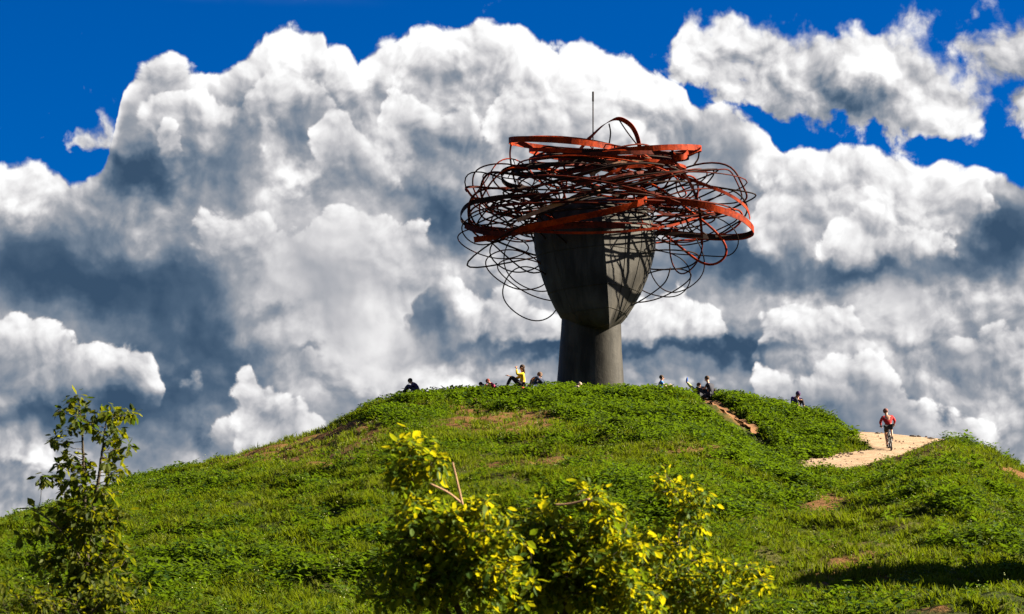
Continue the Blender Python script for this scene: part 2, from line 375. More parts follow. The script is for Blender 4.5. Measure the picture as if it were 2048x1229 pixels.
xs = np.unique(np.concatenate([np.array([-2500,-1200,-600,-300,-160,-120]), np.arange(-90, -34, 2.0), np.arange(-34, 34, 0.3), np.arange(34, 91, 2.0), np.array([120,160,300,600,1200,2500])]))
ys = np.unique(np.concatenate([np.array([-1500,-600,-200,-60,-20,0,10]), np.arange(14, 38, 1.0), np.arange(38, 116, 0.3), np.arange(116, 190, 2.0), np.array([230,300,450,800,1500,2500,3500])]))
GX, GY = np.meshgrid(xs, ys); GZ = ground(GX, GY)
nx, ny = len(xs), len(ys)
V = np.stack([GX.ravel(), GY.ravel(), GZ.ravel()], 1)
idx = np.arange(nx*ny).reshape(ny, nx)
F = np.stack([idx[:-1,:-1].ravel(), idx[:-1,1:].ravel(), idx[1:,1:].ravel(), idx[1:,:-1].ravel()], 1)
gm = bpy.data.meshes.new('ground'); gm.from_pydata(V.tolist(), [], F.tolist()); gm.polygons.foreach_set('use_smooth', [True]*len(F)); gm.update()
# bare soil, trodden and eroded places (photo positions of real patches on the slope)
SOIL = [(590,897,130,28,2.0),(690,875,90,28,1.6),(520,905,70,16,1.3),(800,815,60,8,.7),(1010,850,100,30,1.1),(930,852,50,16,.6),(1080,840,40,20,.6),(1000,925,150,26,.5),(1350,900,120,20,.4),(1150,880,80,14,.4),(1480,905,90,16,.5),(1160,925,60,14,.3),
        (1640,1015,50,26,.55),(1665,1010,30,30,.4),(1720,1130,60,26,.5),(1680,1120,40,20,.3),(1820,1105,60,10,.5),(1760,1180,80,20,.35),(1640,1160,60,16,.6),(1830,915,60,14,.8),(1900,905,50,10,.5),(1740,932,60,9,.7),(1960,925,30,6,1.1),(2010,945,60,8,.9),(2040,960,50,8,.7),
        (1870,1218,40,9,1.3),(1470,830,40,10,.3),(1750,1040,70,8,.4),(930,820,80,12,.4),(1900,1060,80,14,.25),(560,1180,60,14,.25),(750,1110,80,12,.3),(1380,850,50,14,.25)]
LUSH = [(1250,820,260,50,1.0),(1550,870,160,70,1.1),(850,800,140,28,.9),(800,840,90,26,.6),(1180,860,120,40,.5),(1600,980,150,40,.5),(1250,1000,200,60,.35),(1900,990,120,60,.5),(300,1150,260,70,.6),(700,1150,160,60,.5),(1450,1050,160,50,.35),(350,975,260,16,.5),(2000,1060,80,60,.4),(1060,800,120,30,.7)]
def blobv(l, u, v):
    t = np.zeros_like(u)
    for cu, cv, ru, rv, a in l: t += a*np.exp(-(((u-cu)/ru)**2+((v-cv)/rv)**2))
    return t
def soil_at(x, y, z):
    u, v = project(x, y, z); ok = (y > 30) & (y < 125)
    u = u+fbm(x, y, .5, 3, 21)*80; v = v+fbm(x, y, .6, 3, 25)*26
    s = blobv(SOIL, u, v)+fbm(x, y, .35, 4, 31)*0.8+.04
    dt = np.abs(x-np.interp(y, TRY, TRX)); s = np.maximum(s, np.where((y > 94.5) & (y < 111.5), np.clip(1.3-dt*1.6, 0, 1), 0))
    return np.where(ok, np.clip(s, 0, 1.2), 0.0)
def lush_at(x, y, z):
    u, v = project(x, y, z)
    return np.clip(blobv(LUSH, u, v)+fbm(x, y, .4, 4, 41)*1.1, 0, 1)
at_ = gm.attributes.new('soil', 'FLOAT', 'POINT'); at_.data.foreach_set('value', soil_at(V[:,0], V[:,1], V[:,2]).astype(np.float32))
m = mat_('turf_and_soil'); N_at = nd('ShaderNodeAttribute', attribute_name='soil'); so = N(N_at.outputs['Fac'])
oc = objc(); n1 = N(noise_(oc, 3.0, 5.0, 0.65).outputs[0]); n2 = N(noise_(oc, 14.0, 4.0, 0.6).outputs[0]); n3 = N(noise_(oc, 0.35, 3.0, 0.6).outputs[0])
soilc = mixc(n2, (0.06,0.026,0.008,1), (0.17,0.085,0.028,1)); turf = mixc(n1, (0.008,0.012,0.002,1), (0.034,0.042,0.005,1))
turf = mixc(sstep(n3, .45, .65, 0, .5), turf, (0.075,0.062,0.012,1))
gc = mixc(sstep(so+(n1-0.5)*0.9, 0.12, 0.7), turf, soilc)
finish(gc, 0.95, bump=n1*0.6+n2*0.4, bstr=0.9, bdist=0.12, spec=0.1); gm.materials.append(m)
go = bpy.data.objects.new('ground', gm); col.objects.link(go); tag(go, 'grassy artificial hill with bare soil patches', kind='structure')

# the sandy path that winds round the hill
px = np.linspace(9.5, 24, 60); py = np.arange(88.0, 111, 0.35); PX, PY = np.meshgrid(px, py)
PU = 1024+FPX*0.9885*PX/PY; keep = (PU > 1575) & (PU < 2040)
PZ = path_plane(PU, PY)-np.maximum(PU-1960, 0)*0.03+0.07+fbm(PX, PY, .8, 3, 5)*0.06
pid = np.arange(PX.size).reshape(PX.shape); fs = []
for j in range(len(py)-1):
    for i in range(len(px)-1):
        if keep[j,i] and keep[j+1,i+1] and keep[j,i+1] and keep[j+1,i]: fs.append((pid[j,i], pid[j,i+1], pid[j+1,i+1], pid[j+1,i]))
m = mat_('sandy_gravel'); oc = objc(); a = N(noise_(oc, 1.2, 5.0, 0.6).outputs[0]); b = N(noise_(oc, 12.0, 5.0, 0.7).outputs[0])
finish(mixc(sstep(a*0.55+b*0.45, 0.35, 0.65), (0.20,0.133,0.080,1), (0.33,0.232,0.150,1)), 0.95, bump=b, bstr=0.6, bdist=0.03, spec=0.1); M_SAND = m
po = mesh_obj('path', np.stack([PX.ravel(), PY.ravel(), PZ.ravel()], 1), fs, M_SAND, smooth=True); tag(po, 'pale sandy path winding round the hill', kind='structure')
# worn trail down from the summit
tr = [(1398,792,110.5),(1425,812,107.5),(1452,832,104.5),(1480,852,101.5),(1505,872,98.5),(1532,894,95.0)]
tv_, tf_ = [], []
ROWS = 40
for i in range(ROWS+1):
    q = i/ROWS*(len(tr)-1); k = min(int(q), len(tr)-2); fq = q-k
    uu = tr[k][0]*(1-fq)+tr[k+1][0]*fq; Yq = tr[k][2]*(1-fq)+tr[k+1][2]*fq
    xc = (uu-1024)/FPX/0.9885*Yq; wd = 0.32-0.08*i/ROWS+0.06*math.sin(i*1.7)
    for j in range(4):
        x_ = xc+(j/3-0.5)*2*wd+0.04*math.sin(i*2.3+j); y_ = Yq+(j/3-0.5)*0.5; tv_.append((x_, y_, float(ground(x_, y_, True, 0.0))-0.13+0.05*abs(j-1.5)))
for i in range(ROWS):
    for j in range(3): b0 = i*4+j; tf_.append((b0, b0+1, b0+5, b0+4))
m = mat_('trodden_clay'); oc = objc(); b = N(noise_(oc, 6.0, 5.0, 0.7).outputs[0])
finish(mixc(b, (0.10,0.046,0.020,1), (0.19,0.098,0.045,1)), 0.95, bump=b, bstr=0.8, bdist=0.05, spec=0.1); M_CLAY = m
tag(mesh_obj('dirt_trail', tv_, tf_, M_CLAY, smooth=True), 'narrow worn clay trail running down from the summit', kind='structure')

# ------------------------------------------------------------------ grass, weeds, flowers (nobody could count them)
def short(x, y):
    """plants stay short at the trodden rims of the path"""
    u = 1024+FPX*0.9885*x/y
    z = ground(x, y); pu, pv = project(x, y, z); tu = np.interp(pv, [770,792,812,832,852,872,894,905], [1385,1398,1425,1452,1480,1505,1532,1540], left=-999, right=-999)
    tr_ = 1-.62*np.clip(1-(np.abs(pu-tu+6)-12)/12, 0, 1)
    return tr_*(1-.72*np.clip(1-np.abs(y-87.6)/2.2, 0, 1)*((u > 1570) & (u < 1880) & (y < 88.3)))
def blade(vs, fs, base, d, h, w, bend, lean):
    side = Vector((-d.y, d.x, 0))*w; p = Vector(base); n0 = len(vs)
    m1 = p+Vector((0,0,h*.55))+d*(lean*.4); tip = p+Vector((0,0,h))*(1-bend*.3)+d*lean
    vs += [p-side, p+side, m1-side*.8, m1+side*.8, tip]; fs += [(n0,n0+1,n0+3,n0+2),(n0+2,n0+3,n0+4)]
def leaf_geo(vs, fs, p, d, up, L, W, fold=0.25, droop=0.25):
    """a pointed leaf with a folded midrib: 6 triangles"""
    d = d.normalized(); s = d.cross(up)
    if s.length < 1e-4: s = Vector((1,0,0))
    s.normalize(); nrm = s.cross(d).normalized(); n0 = len(vs)
    c1 = p+d*L*.35-nrm*fold*W*.5; c2 = p+d*L*.7-nrm*(fold*W*.5+droop*L*.15); tip = p+d*L-nrm*droop*L*.4
    vs += [p, c1+s*W*.5+nrm*fold*W*.5, c1, c1-s*W*.5+nrm*fold*W*.5, c2+s*W*.4+nrm*fold*W*.3, c2, c2-s*W*.4+nrm*fold*W*.3, tip]
    fs += [(n0,n0+1,n0+2),(n0,n0+2,n0+3),(n0+1,n0+4,n0+5,n0+2),(n0+2,n0+5,n0+6,n0+3),(n0+4,n0+7,n0+5),(n0+5,n0+7,n0+6)]
def tuft(r, n=12, h=0.26, w=0.012, spread=.09):
    vs, fs = [], []
    for i in range(n):
        a = r.uniform(0, 6.283); d = Vector((math.cos(a), math.sin(a), 0)); q = r.uniform(0, spread)
        blade(vs, fs, (math.cos(a)*q, math.sin(a)*q, -.03), d, h*r.uniform(.5, 1.1), w*r.uniform(.7, 1.3), r.uniform(.2, .9), h*r.uniform(.15, .8))
    return vs, fs
def weed(r, n=11, h=.30, L=.155, W=.085):
    vs, fs = [], []
    for i in range(n):
        a = r.uniform(0, 6.283); hz = h*(i+.5)/n; d = Vector((math.cos(a), math.sin(a), r.uniform(-.2, .7)))
        s_ = 1.1-.4*i/n
        leaf_geo(vs, fs, Vector((math.cos(a)*.03, math.sin(a)*.03, hz)), d, Vector((0,0,1)), L*s_*r.uniform(.7, 1.2), W*s_*r.uniform(.7, 1.2), .3, r.uniform(.1, .8))
    n0 = len(vs); vs += [Vector((-.006,0,-.05)), Vector((.006,0,-.05)), Vector((0,0,h))]; fs += [(n0,n0+1,n0+2)]
    return vs, fs
def flower(r):
    vs, fs = [], []
    for i in range(3):
        x, y, z = r.uniform(-.08,.08), r.uniform(-.08,.08), r.uniform(.2,.34); n0 = len(vs)
        for k in range(5): vs.append(Vector((x+.013*math.cos(k*1.257), y+.013*math.sin(k*1.257), z+r.uniform(-.008,.008))))
        vs += [Vector((x,y,z+.015))]
        fs += [(n0+k, n0+(k+1)%5, n0+5) for k in range(5)]
    return vs, fs
def scatter(name, label, protos, mat, P, rot, scl, pick, nrm=None):
    """points carry position, turn, size and kind; a geometry-nodes tree puts one small plant on each"""
    me = bpy.data.meshes.new(name); me.vertices.add(len(P)); me.vertices.foreach_set('co', P.astype(np.float32).ravel()); me.update()
    for k, t, dta in (('turn', 'FLOAT_VECTOR', rot.astype(np.float32).ravel()), ('size', 'FLOAT', scl.astype(np.float32)), ('pick', 'INT', pick.astype(np.int32))):
        a = me.attributes.new(k, t, 'POINT'); a.data.foreach_set('vector' if t == 'FLOAT_VECTOR' else 'value', dta)
    o = bpy.data.objects.new(name, me); col.objects.link(o); me.materials.append(mat)
    ng = bpy.data.node_groups.new(name, 'GeometryNodeTree')
    ng.interface.new_socket('Geometry', in_out='INPUT', socket_type='NodeSocketGeometry'); ng.interface.new_socket('Geometry', in_out='OUTPUT', socket_type='NodeSocketGeometry')
    gi = ng.nodes.new('NodeGroupInput'); g_o = ng.nodes.new('NodeGroupOutput')
    g2i = ng.nodes.new('GeometryNodeGeometryToInstance')
    for q, (vs, fs) in enumerate(reversed(protos)):
        pm = bpy.data.meshes.new(name+'_plant'); pm.from_pydata([tuple(v) for v in vs], [], fs); pm.materials.append(mat); pm.update()
        pob = bpy.data.objects.new(name+'_plant', pm)
        oi = ng.nodes.new('GeometryNodeObjectInfo'); oi.inputs['Object'].default_value = pob; oi.inputs['As Instance'].default_value = False
        ng.links.new(oi.outputs['Geometry'], g2i.inputs[0])
    iop = ng.nodes.new('GeometryNodeInstanceOnPoints'); m2p = ng.nodes.new('GeometryNodeMeshToPoints')
    def attr(nm, t):
        a = ng.nodes.new('GeometryNodeInputNamedAttribute'); a.data_type = t; a.inputs[0].default_value = nm; return [x for x in a.outputs if x.enabled][0]
    e2r = ng.nodes.new('FunctionNodeEulerToRotation')
    ng.links.new(gi.outputs[0], m2p.inputs[0]); ng.links.new(m2p.outputs[0], iop.inputs['Points']); ng.links.new(g2i.outputs[0], iop.inputs['Instance'])
    iop.inputs['Pick Instance'].default_value = True
    ng.links.new(attr('pick', 'INT'), iop.inputs['Instance Index']); ng.links.new(attr('turn', 'FLOAT_VECTOR'), e2r.inputs[0]); ng.links.new(e2r.outputs[0], iop.inputs['Rotation'])
    ng.links.new(attr('size', 'FLOAT'), iop.inputs['Scale']); ng.links.new(iop.outputs[0], g_o.inputs[0])
    md = o.modifiers.new('plants', 'NODES'); md.node_group = ng
    tag(o, label, name.replace('_', ' '), kind='stuff'); return o
def field(n, ymin=38.5, ymax=114.0):
    """random points on the slope inside (and a little round) the view, even per square metre"""
    y = rng.uniform(ymin, ymax, n*3); x = rng.uniform(-31, 31, n*3)
    ok = np.abs(x) < y*0.2216+2.2+np.clip((60-y)*.05, 0, 2); x, y = x[ok][:n], y[ok][:n]
    z = ground(x, y); u, v = project(x, y, z)
    ru = 1024+FPX*0.9885*x/y
    onpath = (y > 88.2) & (ru > 1560) & ((z-path_plane(ru, y)) < 0.05)
    ontrail = np.abs(u-np.interp(v, [792,812,832,852,872,894], [1398,1425,1452,1480,1505,1532], left=-999, right=-999)) < 15
    ok = ~onpath & ~ontrail
    return x[ok], y[ok], z[ok]
r_ = random.Random(5)
M_GRASS = foliage_mat('grass_blades', (0.024,0.050,0.003,1), (0.102,0.128,0.006,1), (0.17,0.22,0.005,1), 0.35, .7)
M_WEED = foliage_mat('weed_leaves', (0.009,0.028,0.002,1), (0.052,0.092,0.004,1), (0.13,0.21,0.006,1), 0.35, 0.6)
M_FLOWER = plain('pale_petals', (0.34,0.36,0.14), 0.8, .15)
x, y, z = field(250000)
so_, lu_ = soil_at(x, y, z), lush_at(x, y, z)
k = rng.uniform(0, 1, len(x)) < np.clip(1.05-so_*1.25, 0.12, 1)*np.clip(1.1-lu_*.6, .3, 1)
x, y, z, lu_ = x[k], y[k], z[k], lu_[k]; n = len(x)
big = fbm(x, y, .9, 3, 55)
scatter('grass', 'bright green grass covering the whole slope of the hill', [tuft(r_, r_.randint(9, 14)) for _ in range(6)], M_GRASS,
        np.stack([x, y, z], 1), np.stack([rng.uniform(-.3,.3,n), rng.uniform(-.3,.3,n), rng.uniform(0,6.28,n)], 1), np.clip(.75+big*2.6+rng.uniform(-.25,.35,n), .3, 1.9)*short(x, y), rng.integers(0, 6, n))
x, y, z = field(190000)
so_, lu_ = soil_at(x, y, z), lush_at(x, y, z)
cl = fbm(x, y, 1.1, 3, 61)+0.5
k = rng.uniform(0, 1, len(x)) < np.clip(1.0-so_*1.4, 0, 1)*np.clip(lu_*1.1+.2, 0, 1)*np.clip((cl-.42)*7, .05, 1)
x, y, z, lu_ = x[k], y[k], z[k], lu_[k]; n = len(x)
scatter('ground_cover', 'dense broad leaved weeds growing in clumps over the hillside', [weed(r_, r_.randint(9, 13)) for _ in range(6)], M_WEED,
        np.stack([x, y, z], 1), np.stack([rng.uniform(-.35,.35,n), rng.uniform(-.35,.35,n), rng.uniform(0,6.28,n)], 1), np.clip(.6+lu_*.6+rng.uniform(-.3,.5,n)+fbm(x, y, .7, 2, 71)*1.6+.15, .35, 2.5)*short(x, y), rng.integers(0, 6, n))
x, y, z = field(9000); k = rng.uniform(0, 1, len(x)) < np.clip(lush_at(x, y, z)+.25, 0, 1)*.45; x, y, z = x[k], y[k], z[k]; n = len(x)
scatter('wildflowers', 'tiny pale wildflowers dotted through the grass', [flower(r_) for _ in range(3)], M_FLOWER,
        np.stack([x, y, z], 1), np.stack([rng.uniform(-.3,.3,n), rng.uniform(-.3,.3,n), rng.uniform(0,6.28,n)], 1), rng.uniform(.7, 1.2, n), rng.integers(0, 3, n))
def pebble(r):
    vs = [Vector((x*r.uniform(.7,1.2), y*r.uniform(.7,1.2), z*r.uniform(.5,.9))) for x, y, z in ((.05,0,0),(-.05,0,0),(0,.05,0),(0,-.05,0),(0,0,.05),(0,0,-.05),)]
    return vs, [(0,2,4),(2,1,4),(1,3,4),(3,0,4),(2,0,5),(1,2,5),(3,1,5),(0,3,5)]
gy = rng.uniform(88.3, 104.5, 5200); gu = rng.uniform(1580, 1990, 5200); gx = (gu-1024)/FPX/0.9885*gy; gz = ground(gx, gy); ppz = path_plane(gu, gy)-np.maximum(gu-1960, 0)*0.03
ed = gz-ppz; k = (ed < .25) & (rng.uniform(0, 1, 5200) < np.where(ed > .01, .7, .06)); gx, gy, gz, ppz = gx[k], gy[k], gz[k], ppz[k]; n = len(gx)
M_PEB = plain('gravel_stone', (.24,.165,.115), .9, .4, 3)
scatter('gravel', 'loose stones scattered over the sandy path and its edges', [pebble(r_) for _ in range(5)], M_PEB,
        np.stack([gx, gy, np.maximum(gz, ppz+.07)+.01], 1), np.stack([rng.uniform(-.6,.6,n), rng.uniform(-.6,.6,n), rng.uniform(0,6.28,n)], 1), rng.uniform(.35, 1.5, n)**1.5, rng.integers(0, 5, n))

# ------------------------------------------------------------------ the sculpture: a great faceted head on a neck under a tangle of steel bands
YS = 113.5
def flank_mat():
    m = mat_('weathered_dark_bronze'); oc = objc(); mp = nd('ShaderNodeMapping'); lk(oc, mp.inputs[0]); mp.inputs['Scale'].default_value = (1, 1, .16)
    st = N(noise_(mp.outputs[0], 1.6, 6.0, 0.65).outputs[0]); sp_ = N(noise_(oc, 5.0, 6.0, 0.7).outputs[0]); bigp = N(noise_(oc, .5, 3.0, 0.5).outputs[0])
    c = mixc(sstep(st*0.6+bigp*0.4, .38, .62), (0.013,0.0115,0.0095,1), (0.047,0.042,0.035,1)); c = mixc(sstep(sp_, .66, .74, 0, .6), c, (0.09,0.082,0.07,1)); c = mixc(sstep(sp_, .25, .36, .7, 0), c, (0.014,0.013,0.011,1))
    finish(c, 0.62, 0.0, st*.5+sp_*.5, 0.5, 0.05, 0.12); return m
M_BRONZE = flank_mat()
def rust(name, a, b, rough=.6):
    m = mat_(name); oc = objc(); n = N(noise_(oc, 1.7, 6.0, 0.7).outputs[0]); n2 = N(noise_(oc, 9, 4.0, 0.6).outputs[0])
    finish(mixc(sstep(n*.65+n2*.35, .36, .64), a, b), rough, 0.0, n2, .3, .01, .04); return m
M_RED = rust('red_rust_paint', (0.07,0.006,0.002,1), (0.29,0.029,0.002,1))
M_DKRED = rust('shaded_red_rust', (0.020,0.005,0.004,1), (0.10,0.014,0.006,1))  # shade inside the tangle put into a darker copy of the red
M_IRON = rust('blackened_iron', (0.007,0.005,0.004,1), (0.025,0.010,0.007,1))
M_TIMB = rust('bleached_rust', (0.16,0.085,0.055,1), (0.34,0.20,0.14,1))
base_z = float(ground((1190-1024)/FPX/0.9885*YS, YS))
sculpt = thing('sculpture', 'giant dark faceted head on a neck crowned by tangled rusty steel bands, on the hilltop', 'sculpture', at(1182, 790, YS))
org = Vector(sculpt.location)
def local(u, v, dy=0.0): return at(u, v, YS+dy)-org
def profile(l, v): return np.interp(v, [p[0] for p in l], [p[1] for p in l])
HL = [(398,1135),(405,1110),(420,1088),(440,1074),(470,1067),(500,1069),(530,1076),(560,1085),(590,1096),(615,1108),(635,1120),(650,1136),(658,1152),(665,1180)]
HR = [(398,1240),(405,1268),(420,1290),(440,1305),(470,1312),(500,1311),(530,1304),(560,1294),(590,1281),(615,1267),(635,1254),(648,1243),(656,1232),(665,1217)]
HU = [(398,1195),(470,1201),(560,1208),(665,1215)]
HD = [(398,.5),(420,1.9),(470,2.8),(560,3.0),(630,2.8),(650,2.6),(665,2.4)]
vs, fs = [], []; NF, NB = 14, 16
rows = [398,401,405,412,420,430,440,455,470,485,500,515,530,545,560,575,590,603,615,626,635,643,650,654,658,662,665]
for v in rows:
    uL, uR, uM, d = profile(HL, v), profile(HR, v), profile(HU, v), profile(HD, v)
    Lp, Rp, Mp = local(uL, v), local(uR, v), local(uM, v); w = (Rp.x-Lp.x)/2; cx = (Rp.x+Lp.x)/2
    ring = []
    def bez(a, c, b, n):
        return [(1-t)**2*a+2*t*(1-t)*c+t*t*b for t in [i/n for i in range(n)]]
    ridge = Vector((Mp.x, -d, Mp.z)); a0 = Vector((Lp.x, 0, Lp.z)); b0 = Vector((Rp.x, 0, Rp.z))
    ring += bez(a0, Vector((Lp.x+.02*w, -.50*d, Lp.z)), ridge, NF)
    ring += bez(ridge, Vector((Rp.x-.02*w, -.50*d, Rp.z)), b0, NF)
    dep = min(2.6, w*1.05)
    for i in range(NB):
        t = math.pi*i/NB; ring.append(Vector((cx+w*math.cos(t), dep*math.sin(t)*(1-.35*max(0,(v-560)/105)), Lp.z)))
    vs += ring
n = 2*NF+NB
for j in range(len(rows)-1):
    for i in range(n): fs.append((j*n+i, (j+1)*n+i, (j+1)*n+(i+1)%n, j*n+(i+1)%n))
c0_ = len(vs); vs.append(local(1190, 394)); fs += [(i, (i+1)%n, c0_) for i in range(n)]
c1_ = len(vs); vs.append(local(1184, 664, 0.2)); fs += [((len(rows)-1)*n+(i+1)%n, (len(rows)-1)*n+i, c1_) for i in range(n)]
head = mesh_obj('head', vs, fs, M_BRONZE, sculpt, smooth=True); head.data.set_sharp_from_angle(angle=math.radians(28))
# raised weld seams between the cast plates of the head
def tube_geo(pts_, rad, sides=6, closed=False, flat=None):
    vs, fs = [], []; n = len(pts_); up0 = Vector((0, 0, 1)); prevn = None
    for i, p in enumerate(pts_):
        a = pts_[(i-1) % n] if (closed or i > 0) else p; b = pts_[(i+1) % n] if (closed or i < n-1) else p
        t = (b-a).normalized()
        if flat is None:
            nrm = prevn-t*prevn.dot(t) if prevn is not None else t.cross(up0 if abs(t.z) < .9 else Vector((1,0,0)))
            nrm.normalize(); prevn = nrm; bi = t.cross(nrm)
            for k in range(sides): q = 2*math.pi*k/sides; vs.append(p+nrm*rad*math.cos(q)+bi*rad*math.sin(q))
        else:
            wd, th, ax = flat; x_ = (ax-t*ax.dot(t))
            if x_.length < .15: x_ = prevn-t*prevn.dot(t) if prevn is not None else t.orthogonal()
            x_.normalize()
            if prevn is not None: x_ = (x_*.5+(prevn-t*prevn.dot(t))*.5); x_.normalize()
            prevn = x_; y_ = t.cross(x_)
            for sx_, sy_ in ((1,1),(1,-1),(-1,-1),(-1,1)): vs.append(p+x_*wd/2*sx_+y_*th/2*sy_)
    s = sides if flat is None else 4
    rng_ = range(n if closed else n-1)
    for i in rng_:
        j = (i+1) % n
        for k in range(s): fs.append((i*s+k, i*s+(k+1)%s, j*s+(k+1)%s, j*s+k))
    if not closed: fs += [tuple(range(s))[::-1], tuple((n-1)*s+k for k in range(s))]
    return vs, fs
def ring_pt(j, t):                           # a point on the head's ring j at fraction t of the front
    i = t*2*NF; a = int(i) % n; b = (a+1) % n; f = i-int(i); return Vector(head.data.vertices[j*n+a].co)*(1-f)+Vector(head.data.vertices[j*n+b].co)*f
for j in (5, 11, 16, 20):
    P = [ring_pt(j, t/24)+Vector((0,-.012,0)) for t in range(25)]; v_, f_ = tube_geo(P, .022, 4); mesh_obj('seam', v_, f_, M_BRONZE, head)
for t in (.62, .74, .86, .25):
    P = [ring_pt(j, t)+Vector((0,-.012,0)) for j in range(3, 24)]; v_, f_ = tube_geo(P, .02, 4); mesh_obj('seam', v_, f_, M_BRONZE, head)
# neck
vs, fs = [], []; NR = [(628,1124,1242),(660,1122,1243),(700,1119,1244),(740,1116,1247),(775,1113,1249),(810,1110,1252)]; nn = 40
for v, uL, uR in NR:
    a, b = local(uL, v), local(uR, v); cx = (a.x+b.x)/2; w = (b.x-a.x)/2
    for i in range(nn):
        t = 2*math.pi*i/nn; e = 2/2.3
        vs.append(Vector((cx+.04*w+w*math.copysign(abs(math.cos(t))**e, math.cos(t))-.04*w, 1.25*math.copysign(abs(math.sin(t))**e, math.sin(t))+.25, a.z)))
for j in range(len(NR)-1):
    for i in range(nn): fs.append((j*nn+i, j*nn+(i+1)%nn, (j+1)*nn+(i+1)%nn, (j+1)*nn+i))
mesh_obj('neck', vs, fs, M_BRONZE, sculpt, smooth=True)
v_, f_ = tube_geo([local(1186, 300), local(1186, 240), local(1186, 186)], .035, 6); mast = mesh_obj('mast', v_, f_, M_IRON, sculpt)
v_, f_ = tube_geo([local(1186, 203), local(1186, 184)], .055, 6); mesh_obj('mast_tip', v_, f_, M_IRON, mast)
br = random.Random(21)
def loop_pts(cu, cv, a, q, roll, b, n=44, ph=0.0, wob=0.06, dy0=0.0, k2=0.0, ang=0.0):
    ca_, sa_ = math.cos(ang), math.sin(ang)
    p1, p2, p3 = br.uniform(0, 6.28), br.uniform(0, 6.28), br.uniform(0, 6.28); out = []
    for i in range(n):
        t = 2*math.pi*i/n+ph; r1 = 1+wob*math.sin(2*t+p1)+wob*.6*math.sin(3*t+p2)
        du = a*math.cos(t)*r1; dv = roll*math.cos(t)+q*math.sin(t)*(1+wob*2*math.sin(2*t+p3))+k2*math.cos(2*t)
        uu = cu+du*ca_-dv*sa_; vv = cv+du*sa_+dv*ca_
        out.append(local(uu, vv, dy0+b*math.sin(t)))
    return out
def smooth_open(P, m=8):
    out = []
    for i in range(len(P)-1):
        p0, p1, p2, p3 = P[max(i-1,0)], P[i], P[i+1], P[min(i+2, len(P)-1)]
        for k in range(m):
            t = k/m; out.append(0.5*((2*p1)+(p2-p0)*t+(2*p0-5*p1+4*p2-p3)*t*t+(3*p1-p0-3*p2+p3)*t**3))
    return out+[P[-1]]
def strip(P, w, mat, closed=False, th=.03, ax=Vector((0,0,1)), name='steel_band'):
    v_, f_ = tube_geo(P, 0, 4, closed, (w, th, ax)); return mesh_obj(name, v_, f_, mat, sculpt)
def rod(P, r, mat, closed=True):
    v_, f_ = tube_geo(P, r, 5, closed); return mesh_obj('steel_rod', v_, f_, mat, sculpt, smooth=True)
Z1 = Vector((0,0,1)); Zt = Vector((0,-.35,.94))
def poly(l): return smooth_open([local(u, v, d) for u, v, d in l])
# the broad red bands one can follow by eye: photo column, row, metres nearer (-) or farther (+)
strip(loop_pts(1128, 291, 107, 9, 9, 2.2, wob=.02), .30, M_RED, True)
strip(poly([(1022,288,.3),(1040,279,1),(1110,277,1.8),(1180,284,1.8),(1240,297,1.5),(1290,303,.8)]), .27, M_RED)
strip(loop_pts(1290, 306, 111, 8, -8, 2.3, wob=.02), .30, M_RED, True)
strip(poly([(1150,312,.5),(1166,292,.3),(1182,274,0),(1208,250,-.2),(1235,238,-.3),(1258,248,-.5),(1272,268,-.7),(1279,295,-.9),(1278,318,-1.1),(1290,328,-1.3),(1340,324,-1.6),(1392,306,-1.6),(1398,297,-1.0)]), .24, M_RED, ax=Vector((.7,-.6,.35)))
strip(poly([(948,480,-1.2),(1000,472,-2.3),(1060,455,-3.2),(1130,441,-3.7),(1200,427,-3.9),(1262,412,-3.7),(1290,400,-3.3),(1291,387,-2.8),(1272,378,-2.4),(1238,374,-2.0)]), .30, M_RED, ax=Zt)
strip(poly([(1292,402,-2.4),(1340,402,-2.9),(1390,408,-3.0),(1440,420,-2.8),(1482,436,-2.1),(1505,456,-1.1),(1504,467,-.2),(1480,474,.8),(1430,475,1.6),(1370,470,2.0),(1320,463,2.2)]), .34, M_RED)
strip(poly([(1310,466,-2.4),(1370,470,-2.2),(1430,475,-1.7),(1480,474,-.9),(1502,466,-.4)]), .22, M_IRON)
strip(poly([(1320,344,-1),(1370,356,-1.6),(1420,374,-1.8),(1462,392,-1.5),(1492,415,-.9),(1500,438,-.2)]), .16, M_RED)
strip(poly([(1068,463,-2.7),(1130,466,-3.3),(1190,466,-3.6),(1250,463,-3.6),(1310,457,-3.3),(1360,447,-2.6),(1402,432,-1.9),(1440,424,-1.2)]), .12, M_RED)
strip(poly([(1090,333,.2),(1050,333,-.4),(1018,338,-.8),(1004,348,-.8),(1006,362,-.5),(1022,372,0),(1060,378,.6)]), .26, M_IRON)
strip(poly([(1100,392,-1.8),(1040,392,-2.0),(985,397,-1.6),(940,408,-.9),(922,428,0),(928,446,.6),(960,458,1.0),(1010,466,1.2)]), .24, M_IRON)
strip(poly([(930,452,-1.0),(960,463,-1.9),(1010,468,-2.6),(1070,460,-3.1),(1150,452,-3.4),(1250,452,-3.4)]), .26, M_DKRED)
strip(poly([(1034,442,-2.8),(1080,422,-3.1),(1130,404,-3.1),(1180,388,-2.8),(1205,380,-2.4)]), .2, M_TIMB, ax=Zt)
strip(poly([(1180,352,-2.6),(1210,335,-2.7),(1250,324,-2.4),(1300,318,-1.8)]), .16, M_TIMB, ax=Zt)
strip(poly([(1196,362,-2.8),(1224,345,-2.9),(1262,334,-2.6),(1330,330,-2)]), .15, M_RED, ax=Zt)
strip(poly([(1285,400,-3.2),(1300,415,-3.1),(1330,428,-2.8),(1380,432,-2.2),(1430,428,-1.6)]), .14, M_DKRED)
